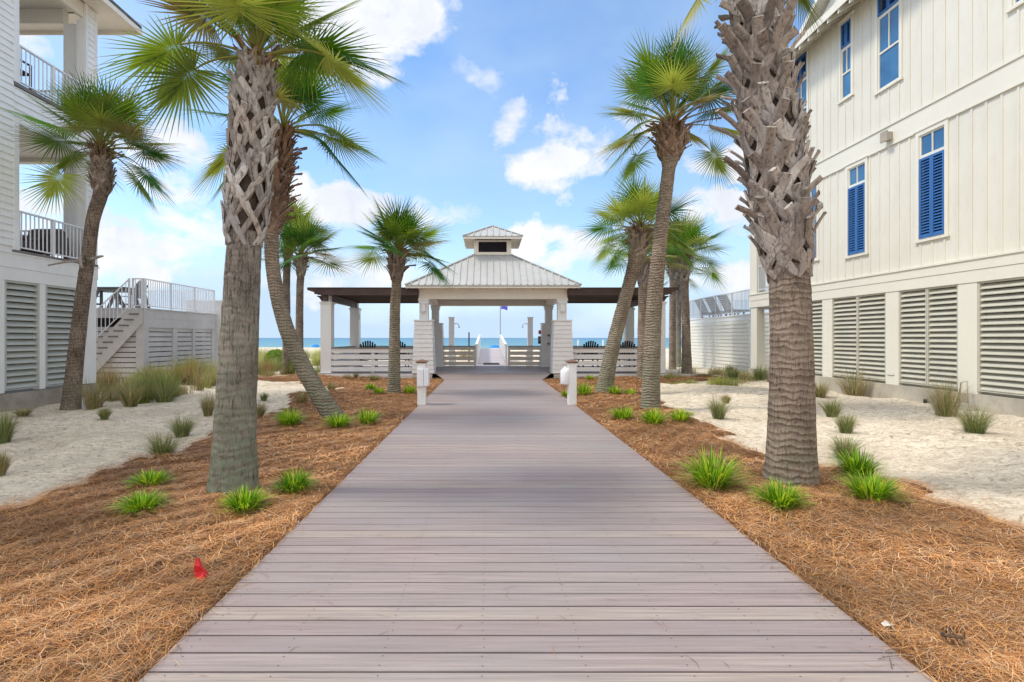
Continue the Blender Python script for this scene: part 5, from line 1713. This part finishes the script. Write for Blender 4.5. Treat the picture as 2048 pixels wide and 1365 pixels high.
# pergola wings (parts of the same structure)
for sg in (-1, 1):
    xa = PC+sg*2.83; xb = PC+sg*7.0; xc = PC+sg*6.36
    mb = MB()
    lo, hi = min(xa, xb), max(xa, xb)
    for yy in (18.98, 23.55):
        # fascia beam with a raked end
        pts = [(xa, 3.16), (xc+sg*.05, 3.16), (xb-sg*.02, 3.34), (xb, 3.42), (xa, 3.42)]
        mb.poly_prism(pts, 'y', yy, yy+.09)
    mb.box(min(xc-.09, xc+.09), max(xc-.09, xc+.09), 19.08, 23.54, 2.96, 3.22)
    for i in range(12):
        y = 19.35+i*.37
        mb.box(lo+.15, hi-.15, y, y+.05, 3.225, 3.40)
    part(mb, 'pergola_frame', M['brown_beam'], pv)
    # corrugated brown roofing sheet
    ms = MB(); x = lo; n = int((hi-lo)/.023)
    vs = []; fs = []
    for i in range(n+1):
        xx = lo+(hi-lo)*i/n; z = 3.432+.012*math.cos(i*math.pi/2)
        vs += [(xx, 18.93, z), (xx, 23.72, z)]
    for i in range(n): fs.append((2*i, 2*i+2, 2*i+3, 2*i+1))
    top = len(vs)
    vs += [(a, b, c+.006) for a, b, c in vs]
    fs += [(top+2*i, top+2*i+1, top+2*i+3, top+2*i+2) for i in range(n)]
    fs += [(2*i, 2*i+top, 2*i+2+top, 2*i+2) for i in range(n)] + [(2*i+1, 2*i+3, 2*i+3+top, 2*i+1+top) for i in range(n)]
    ms.add(vs, fs)
    part(ms, 'pergola_roof', M['brown_beam'], pv)
    for yy in (Y0+.1, 23.5):
        mb = MB().box(xc-.20, xc+.20, yy-.20, yy+.20, DZ if yy > 20 else .0, 2.83)
        mb.box(xc-.135, xc+.135, yy-.135, yy+.135, 2.93, 3.16)
        mb.box(xc-.225, xc+.225, yy-.225, yy+.225, 2.83, 2.87); mb.box(xc-.245, xc+.245, yy-.245, yy+.245, 2.871, 2.905); mb.box(xc-.21, xc+.21, yy-.21, yy+.21, 2.906, 2.93)
        if yy < 20: mb.box(xc-.225, xc+.225, yy-.225, yy+.225, -.12, .22)
        part(mb, 'pergola_post', M['pav_white'], pv)
        # curved bracket outwards
        br = MB(); pts = [(xc+sg*.14, 2.93), (xc+sg*.20, 2.935), (xc+sg*.30, 3.08), (xc+sg*.42, 3.158), (xc+sg*.14, 3.158)]
        br.poly_prism(pts, 'y', yy-.04, yy+.04); part(br, 'bracket', M['brown_beam'], pv)
    # lantern on the back post
    part(MB().box(xc-sg*.205-.06, xc-sg*.205+.06, 23.21, 23.295, 2.35, 2.65), 'wall_lantern', M['pav_white'], pv)
    # board rails: front, outer side, back
    def rail_boards(x0, x1, y0, y1, mat=M['pav_white']):
        mb = MB()
        for z0, z1 in ((.27, .43), (.50, .67), (.74, .91), (.98, 1.135)):
            mb.box(x0, x1, y0, y1, z0, z1)
        return part(mb, 'board_railing', mat, pv)
    def cap(x0, x1, y0, y1):
        part(MB().box(x0, x1, y0, y1, 1.14, 1.175), 'railing_cap', M['taupe_dark'], pv)
    fa, fb = sorted((xc-sg*.20, PC+sg*3.03))
    rail_boards(fa, fb, 19.24, 19.275); cap(fa, fb, 19.20, 19.34)
    rail_boards(xc-.02, xc+.02, 19.62, 23.28); cap(xc-.07, xc+.07, 19.62, 23.28)
    rail_boards(fa, fb, 23.56, 23.6); cap(fa, fb, 23.50, 23.64)
    # mid posts of the front railing
    part(MB().box((fa+fb)/2-.05, (fa+fb)/2+.05, 19.28, 19.37, DZ, 1.138), 'railing_post', M['pav_white'], pv)
    # back rails inside the pavilion, leaving the way to the beach
    ga, gb = sorted((PC+sg*2.26, PC+sg*.77))
    rail_boards(ga, gb, 23.60, 23.64, M['pav_cream']); cap(ga, gb, 23.55, 23.69)
    px_ = PC+sg*.80
    part(MB().box(px_-.05, px_+.05, 23.645, 23.74, DZ, 1.138), 'railing_post', M['pav_white'], pv)

# boxes on the right back pier
eb = thing('call_box', (PC+2.24, 23.3, 1.4), 'small red box mounted on the right back pier of the pavilion', 'box')
part(MB().box(PC+2.14, PC+2.25, 23.18, 23.32, 1.72, 1.89), 'housing', M['red'], eb, bevel=.01)
part(MB().box(PC+2.16, PC+2.23, 23.165, 23.179, 1.75, 1.86), 'cover', M['red'], eb)
gb_ = thing('dispenser_box', (PC+2.24, 23.3, 1.1), 'dark grey box below the red box on the right back pier', 'box')
part(MB().box(PC+2.12, PC+2.24, 23.17, 23.32, 1.27, 1.62), 'housing', M['grey_wood'], gb_, bevel=.01)
part(MB().box(PC+2.13, PC+2.23, 23.155, 23.169, 1.30, 1.38), 'tray', M['black_plastic'], gb_)
for z in (1.28, 1.66):
    part(MB().tube([(PC+2.60, 23.22, z), (PC+2.60, 23.14, z)], .055, 12), 'socket_cover', M['grey_wood'], pv, smooth=False)

# black chairs looking to the sea from the wings
for px, yy, lb in ((738, 21.0, 'tall black fan back chair in the left pergola, left of two'), (800, 21.0, 'tall black fan back chair in the left pergola beside palm trunk, right of two'),
                   (1175, 21.0, 'tall black fan back chair in the right pergola, left of two'), (1248, 21.0, 'tall black fan back chair in the right pergola beside leaning palm, right of two')):
    p = at(px, 700, yy)
    adirondack('adirondack_chair', (p.x, yy, DZ), R(random.uniform(-8, 8)), M['black_plastic'], lb, 'black chairs facing the sea in the pergolas', seat=.52, back=1.22)

# beach walkway rising over the dune
def wz(y): return .21 if y < 27 else .21+(y-27)/10*.53 if y < 37 else .74
bw = boards_x(-.56, .94, 24.25, 38.5, 0, pitch=.15, zfn=wz)
tag(bw.build('beach_walkway', M['beach_planks']), kind='structure')
tag(MB().box(-2.3, 2.7, 24.26, 25.6, -.1, .17).build('landing_slab', M['concrete_light']), kind='structure')
mbk = MB(); mbk.box(-.5, .88, 25.7, 38.4, -.4, .0)
tag(mbk.build('walkway_footing', M['taupe']), kind='structure')
for x, lb in ((-.58, 'white board railing along left side of the beach walkway'), (.96, 'white board railing along right side of the beach walkway')):
    t = thing('walkway_railing', (x, 30, 0), lb, 'railing', 'railings of the beach walkway')
    ys_ = [25.6, 27.0, 29, 31, 33, 35, 37, 38.4]
    for y in ys_:
        part(MB().box(x-.05, x+.05, y-.05, y+.05, wz(y)-.2, wz(y)+.98), 'post', M['pav_white'], t)
    for a, b in zip(ys_[:-1], ys_[1:]):
        mb = MB()
        for h0, h1, w in ((.12, .26, .02), (.36, .50, .02), (.60, .74, .02), (.82, .94, .02), (.985, 1.03, .07)):
            mb.hexa([(x-w, a, wz(a)+h0), (x+w, a, wz(a)+h0), (x+w, b, wz(b)+h0), (x-w, b, wz(b)+h0), (x-w, a, wz(a)+h1), (x+w, a, wz(a)+h1), (x+w, b, wz(b)+h1), (x-w, b, wz(b)+h1)])
        part(mb, 'rail_boards', M['pav_white'], t)
dm_ = MB().box(-.21, .60, 25.0, 26.7, .213, .228).build('door_mat', M['black_mat'])
tag(dm_, 'black mat lying on boards where the pavilion meets the beach walkway', 'mat')
# shower posts
for sx, x, lb in ((1, -1.77, 'white shower post left of the beach walkway'), (-1, 2.10, 'white shower post right of the beach walkway')):
    t = thing('shower_post', (x, 24.9, .17), lb, 'shower', 'outdoor shower posts behind the pavilion')
    part(MB().box(x-.13, x+.13, 24.77, 25.03, .17, 2.52).box(x-.15, x+.15, 24.75, 25.05, 2.52, 2.57), 'post', M['pav_white'], t)
    part(MB().tube([(x+sx*.13, 24.9, 2.22), (x+sx*.25, 24.9, 2.27), (x+sx*.34, 24.9, 2.20), (x+sx*.37, 24.9, 2.10)], .016, 8), 'shower_arm', M['steel'], t, smooth=True)
    part(MB().lathe(x+sx*.375, 24.9, [(.02, 2.11), (.05, 2.06), (.05, 2.045)], 12), 'shower_head', M['steel'], t)
    zz = [(x+sx*.16, 24.72, .2), (x+sx*.20, 24.70, .4), (x+sx*.12, 24.70, .6), (x+sx*.22, 24.70, .75), (x+sx*.13, 24.70, .95), (x+sx*.17, 24.72, 1.1)]
    part(MB().tube(spline(zz, 24), .035, 8), 'foot_hose', M['pvc'], t, smooth=True)

# beach things
fp = thing('flagpole', (1.32, 52, -.2), 'tall thin grey pole on the beach flying a purple flag', 'flagpole')
part(MB().tube([(1.32, 52, -.5), (1.32, 52, 6.3)], .05, 10), 'pole', M['steel'], fp)
def wavy(x0, x1, y, z0, z1, amp=.06, n=10):
    mb = MB(); vs = []; fs = []
    for i in range(n+1):
        u = i/n; x = x0+(x1-x0)*u; dy = amp*math.sin(u*7)*u; dz = -.06*u
        vs += [(x, y+dy, z0+dz+.05*math.sin(u*5)), (x, y+dy, z1+dz*.4)]
    for i in range(n): fs.append((2*i, 2*i+2, 2*i+3, 2*i+1))
    k = len(vs); vs += [(a, b+.012, c) for a, b, c in vs]; fs += [(k+2*i, k+2*i+1, k+2*i+3, k+2*i+2) for i in range(n)]
    mb.add(vs, fs); return mb
part(wavy(1.40, 2.06, 52, 4.48, 4.86), 'flag', M['purple'], fp)

def umbrella(x, y, z, r, h, mat, label):
    t = thing('beach_umbrella', (x, y, z), label, 'beach umbrella', 'blue umbrellas on the beach')
    part(MB().tube([(x, y, z), (x, y, z+h)], .03, 8), 'pole', M['pvc'], t)
    prof = [(r, z+h-.62), (r*.86, z+h-.40), (r*.62, z+h-.18), (r*.32, z+h-.05), (.02, z+h)]
    part(MB().lathe(x, y, prof, 8), 'canopy', mat, t)
for px, Y, r, lb in ((990, 110, 1.2, 'blue beach umbrella showing between the walkway railings'), (631, 110, .95, 'blue beach umbrella far left between palm trunk and pergola post'),
                     ):
    x = (px-CX)*Y/F; z = float(gz(x, Y))
    umbrella(x, Y, z, r, .85, M['blue_canvas'], lb)
bp = at(938, 690, 34); tag(MB().tube([(bp.x, 34, -.2), (bp.x, 34, EYE+11*34/F)], .045, 8).build('sign_post', M['black_plastic']), 'dark slender post in the sea oats left of the beach walkway', 'post')
for px, lb in ((1156, 'thin white beach marker post seen over right pergola railing, left of two'), (1206, 'thin white beach marker post seen over right pergola railing, right of two')):
    x = (px-CX)*40/F
    tag(MB().box(x-.05, x+.05, 39.95, 40.05, -.2, EYE-4*40/F).build('marker_post', M['white_trim']), lb, 'post', 'white marker posts on the beach')

# ------------------------------------------------------------------ path posts
lp = thing('path_post', (-1.53, 11.78, 0), 'white path post with copper cap and rounded box on its right side', 'path post', 'white capped posts flanking the boardwalk')
rp = thing('path_post', (1.97, 11.78, 0), 'white path post with copper cap and rounded box on its left side', 'path post', 'white capped posts flanking the boardwalk')
for t, x, sg in ((lp, -1.53, 1), (rp, 1.97, -1)):
    y = 11.78
    part(MB().box(x-.095, x+.095, y-.095, y+.095, -.02, .96), 'post', M['white_trim'], t, bevel=.006)
    part(MB().frustum(x, y, .96, .985, .10, .10, .135, .135).frustum(x, y, .985, 1.0, .135, .135, .135, .135).frustum(x, y, 1.0, 1.045, .135, .135, .03, .03), 'cap', M['copper'], t)
    pts = [(-.10, .44), (.10, .44), (.10, .74), (.085, .80), (.045, .84), (0, .852), (-.045, .84), (-.085, .80), (-.10, .74)]
    if sg > 0:
        mb = MB().poly_prism([(x+.115+a*.55, b) for a, b in pts], 'y', y-.17, y+.10)
        mb.box(x-.093, x+.055, y-.175, y-.097, .43, .83)
    else:
        mb = MB().lathe(x-.16, y-.03, [(.105, .47), (.115, .49), (.115, .76), (.10, .80), (.05, .845), (.03, .86), (.03, .875), (.01, .88)], 24)
    part(mb, 'box', M['box_plastic'], t, bevel=.008 if sg > 0 else 0, smooth=sg < 0)

# ------------------------------------------------------------------ small things in the straw
fl = thing('marker_flag', (-1.80, 3.18, .02), 'crumpled red utility flag stuck in the pine straw near the boardwalk', 'flag')
mb = MB()
pts = [(-.034, 0, .015), (-.036, .004, .06), (-.030, -.003, .10), (-.018, .0, .142), (-.008, .004, .137), (.006, -.012, .09), (.022, -.008, .055), (.036, .006, .012), (.012, -.03, .0)]
mb.add(pts, [(0, 1, 6, 8), (1, 2, 5, 6), (2, 3, 4, 5), (6, 7, 8)])
pts2 = [(a*1.0+.004, b+.028, c*.96) for a, b, c in pts]
mb.add(pts2, [(8, 6, 1, 0), (6, 5, 2, 1), (5, 4, 3, 2), (8, 7, 6)])
k = len(pts); mb.f += [(0, k, k+1, 1), (1, k+1, k+2, 2), (2, k+2, k+3, 3), (4, k+4, k+5, 5), (5, k+5, k+6, 6), (6, k+6, k+7, 7), (3, k+3, k+4, 4)]
mb.build('cloth', M['red'], fl)
MB().tube([(-.03, .012, -.06), (-.028, .012, .11)], .0022, 6).build('wire_stake', M['steel'], fl)
fl.rotation_euler = (R(-8), R(-9), R(15))

def cone(loc, s, label, mat):
    t = thing('pine_cone', loc, label, 'pine cone')
    mb = MB(); rnd = random.Random(int(s*1e4))
    for i in range(46):
        f = i/46; a = i*2.4; r = s*(.25+.75*math.sin(math.pi*(.12+.8*f)))*.5
        z = s*1.3*f
        c = Vector((math.cos(a)*r, math.sin(a)*r, z)); d = Vector((math.cos(a), math.sin(a), .35)).normalized()*s*.22; sd = Vector((-math.sin(a), math.cos(a), 0))*s*.13
        mb.add([c-sd*.5, c+sd*.5, c+d+sd, c+d-sd, c+Vector((0, 0, s*.05))+d*.9], [(0, 1, 2, 3), (3, 2, 4), (0, 3, 4), (1, 4, 2)])
    o = mb.build('scales', mat, t); MB().tube([(0, 0, 0), (0, 0, s*1.3)], [s*.16, s*.04], 7).build('core', M['dead_wood'], t)
    t.rotation_euler = (R(80), R(15), R(40))
p = ground_at(1881, 1288); cone((p.x, p.y, .05), .07, 'dark pine cone in the straw near the bottom right corner', M['dead_wood'])
p = ground_at(1776, 1262)
mb = MB(); mb.add([(-.03, -.012, .0), (0, -.022, .012), (.034, -.006, .004), (.03, .018, .0), (-.004, .014, .018), (-.03, .01, .004)], [(0, 1, 4, 5), (1, 2, 3, 4)]); mb.add([(-.02, .0, .004), (.012, -.004, .022), (.02, .01, .01)], [(0, 1, 2)])
o = mb.build('dry_leaf', M['pale_shell']); o.location = (p.x, p.y, .03); tag(o, 'pale curled dead leaf lying in the straw beside the right walk edge', 'leaf')
p = ground_at(1788, 1326, 0)
mb = MB().tube([(-.06, .02, .006), (.0, .03, .012), (.10, .045, .008)], [.0018, .0018, .001], 5); mb.tube([(-.05, -.05, .006), (-.02, .0, .014), (.0, .03, .012)], [.0018, .0015, .001], 5)
o = mb.build('twig', M['dead_wood']); o.location = (p.x, p.y, 0); tag(o, 'little forked brown twig lying on the boardwalk at its right edge', 'twig')

# ------------------------------------------------------------------ sky, sun, camera
EL = 57.0
to_sun = Vector((-math.cos(R(EL)), -.03*math.cos(R(EL)), math.sin(R(EL)))).normalized()
w = bpy.data.worlds.new('World'); sc.world = w; w.use_nodes = True
nt = w.node_tree; bg = nt.nodes['Background']
sky = nt.nodes.new('ShaderNodeTexSky'); sky.sky_type = 'NISHITA'; sky.sun_disc = False
sky.sun_elevation = R(EL); sky.sun_rotation = math.atan2(to_sun.x, to_sun.y)
sky.air_density = 1.0; sky.dust_density = 0.6; sky.ozone_density = 2.0
tc = nt.nodes.new('ShaderNodeTexCoord')
D = tc.outputs['Generated']
sep = nt.nodes.new('ShaderNodeSeparateXYZ'); nt.links.new(D, sep.inputs[0])
def cloud_blob(px, py, rx, ry):
    d = Vector((px-CX, F, CY-py)).normalized()
    s1 = nt.nodes.new('ShaderNodeVectorMath'); s1.operation = 'SUBTRACT'
    nt.links.new(warp.outputs[0], s1.inputs[0]); s1.inputs[1].default_value = d
    m1 = nt.nodes.new('ShaderNodeVectorMath'); m1.operation = 'MULTIPLY'
    k = F/ math.sqrt(F*F+(px-CX)**2+(py-CY)**2)
    m1.inputs[1].default_value = (F/(rx*k), F/(rx*k), F/(ry*k)); nt.links.new(s1.outputs[0], m1.inputs[0])
    l = nt.nodes.new('ShaderNodeVectorMath'); l.operation = 'LENGTH'; nt.links.new(m1.outputs[0], l.inputs[0])
    return mathn(nt, 'SUBTRACT', 1.0, l.outputs['Value'], clamp=True)
# warp the direction so cloud outlines are ragged
nz = nt.nodes.new('ShaderNodeTexNoise'); nz.inputs['Scale'].default_value = 9; nz.inputs['Detail'].default_value = 6; nz.inputs['Roughness'].default_value = .6
nt.links.new(D, nz.inputs['Vector'])
cs = nt.nodes.new('ShaderNodeVectorMath'); cs.operation = 'SUBTRACT'; nt.links.new(nz.outputs['Color'], cs.inputs[0]); cs.inputs[1].default_value = (.5, .5, .5)
cm = nt.nodes.new('ShaderNodeVectorMath'); cm.operation = 'SCALE'; nt.links.new(cs.outputs[0], cm.inputs[0]); cm.inputs['Scale'].default_value = .17
warp = nt.nodes.new('ShaderNodeVectorMath'); warp.operation = 'ADD'; nt.links.new(D, warp.inputs[0]); nt.links.new(cm.outputs[0], warp.inputs[1])
acc = None
for b in [(720, 60, 190, 120, 1.0), (800, 20, 150, 70, .9), (1115, 325, 120, 75, 1.0), (1010, 245, 60, 45, .5), (1120, 200, 50, 50, .5), (1440, 335, 95, 50, .9), (1440, 425, 100, 42, .9),
          (250, 495, 200, 70, 1.0), (400, 455, 120, 60, .8), (350, 380, 120, 40, .5), (660, 415, 150, 60, 1.0), (1090, 495, 160, 60, 1.0), (40, 70, 60, 50, .8), (60, 390, 120, 60, .6),
          (1480, 560, 160, 50, .6), (700, 560, 300, 60, .5), (1300, 230, 130, 40, .45), (960, 150, 110, 50, .27), (300, 300, 160, 70, .6), (140, 470, 120, 50, .8), (520, 250, 120, 60, .5), (880, 420, 120, 40, .32), (1240, 500, 120, 40, .6), (-700, 200, 500, 300, .8), (2700, 150, 500, 300, .8), (900, -900, 700, 450, .9), (-900, -1600, 1500, 900, .9), (3000, -1400, 1500, 900, .9)]:  # last blobs lie outside the frame, added to brighten the fill light
    v = mathn(nt, 'MULTIPLY', cloud_blob(*b[:4]), b[4])
    acc = v if acc is None else mathn(nt, 'MAXIMUM', acc, v)
wisp = nt.nodes.new('ShaderNodeTexNoise'); wisp.inputs['Scale'].default_value = 11; wisp.inputs['Detail'].default_value = 9; wisp.inputs['Roughness'].default_value = .62
mp = nt.nodes.new('ShaderNodeMapping'); mp.inputs['Scale'].default_value = (1, 1, 1.9); nt.links.new(D, mp.inputs[0]); nt.links.new(mp.outputs[0], wisp.inputs['Vector'])
dens = mathn(nt, 'MULTIPLY', acc, mathn(nt, 'ADD', mathn(nt, 'MULTIPLY', wisp.outputs['Fac'], 4.2), -1.15))
cmask = ramp(nt, dens, [(0.12, 0), (0.30, .55), (0.50, .96)])
# thin veil that thickens toward the horizon
low = mathn(nt, 'SUBTRACT', 1.0, mathn(nt, 'MULTIPLY', sep.outputs[2], 2.3), clamp=True)
veil = mathn(nt, 'MULTIPLY', mathn(nt, 'POWER', low, 2.2), .95)
n2 = nt.nodes.new('ShaderNodeTexNoise'); n2.inputs['Scale'].default_value = 2.6; n2.inputs['Detail'].default_value = 6; nt.links.new(mp.outputs[0], n2.inputs['Vector'])
veil = mathn(nt, 'ADD', veil, mathn(nt, 'MULTIPLY', ramp(nt, n2.outputs['Fac'], [(.42, 0), (.68, .6)]), .8), clamp=True)
hs_ = nt.nodes.new('ShaderNodeHueSaturation'); hs_.inputs['Saturation'].default_value = 1.14; hs_.inputs['Value'].default_value = .98
nt.links.new(sky.outputs[0], hs_.inputs['Color'])
SKYCOL = hs_.outputs[0]
CLOUD = (4.1, 4.1, 4.15)
c = mixc(nt, veil, SKYCOL, (2.35, 3.05, 3.8))
shade = nt.nodes.new('ShaderNodeTexNoise'); shade.inputs['Scale'].default_value = 9; shade.inputs['Detail'].default_value = 5; nt.links.new(warp.outputs[0], shade.inputs['Vector'])
ccol = mixc(nt, ramp(nt, shade.outputs['Fac'], [(.35, 0), (.65, 1)]), (3.2, 3.35, 3.65), CLOUD)
c = mixc(nt, cmask, c, ccol)
# broad bright fill added to the unseen sky overhead and behind the viewer
def fill_dome(dirv, rad):
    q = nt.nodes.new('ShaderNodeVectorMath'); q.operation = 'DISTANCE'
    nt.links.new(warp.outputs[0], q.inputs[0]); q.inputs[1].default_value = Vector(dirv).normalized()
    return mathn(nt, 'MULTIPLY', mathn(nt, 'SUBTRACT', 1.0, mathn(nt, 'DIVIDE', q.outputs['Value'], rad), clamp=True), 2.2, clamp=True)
fillm = mathn(nt, 'MAXIMUM', fill_dome((0, -1, .55), 1.15), fill_dome((0, -.15, 1), .68))
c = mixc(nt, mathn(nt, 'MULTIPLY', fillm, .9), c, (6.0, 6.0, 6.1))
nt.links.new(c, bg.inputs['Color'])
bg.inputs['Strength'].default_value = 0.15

sd = bpy.data.lights.new('sun', 'SUN'); sd.energy = 1.55; sd.angle = R(10.0); sd.color = (1.0, .94, .84)
so = bpy.data.objects.new('sun', sd); COL.objects.link(so)
so.rotation_euler = (-to_sun).to_track_quat('-Z', 'Y').to_euler()

cam = bpy.data.cameras.new('camera'); co = bpy.data.objects.new('camera', cam); COL.objects.link(co)
co.location = (0, 0, EYE); co.rotation_euler = (R(90), 0, 0)
cam.sensor_width = 36; cam.lens = F/2048*36
cam.shift_x = (1024-CX)/2048; cam.shift_y = -(682.5-CY)/2048
cam.clip_end = 12000; cam.clip_start = .05
sc.camera = co
sc.view_settings.view_transform = 'Standard'; sc.view_settings.look = 'None'
sc.view_settings.exposure = 0.82; sc.view_settings.gamma = 1.0
sc.cycles.max_bounces = 8
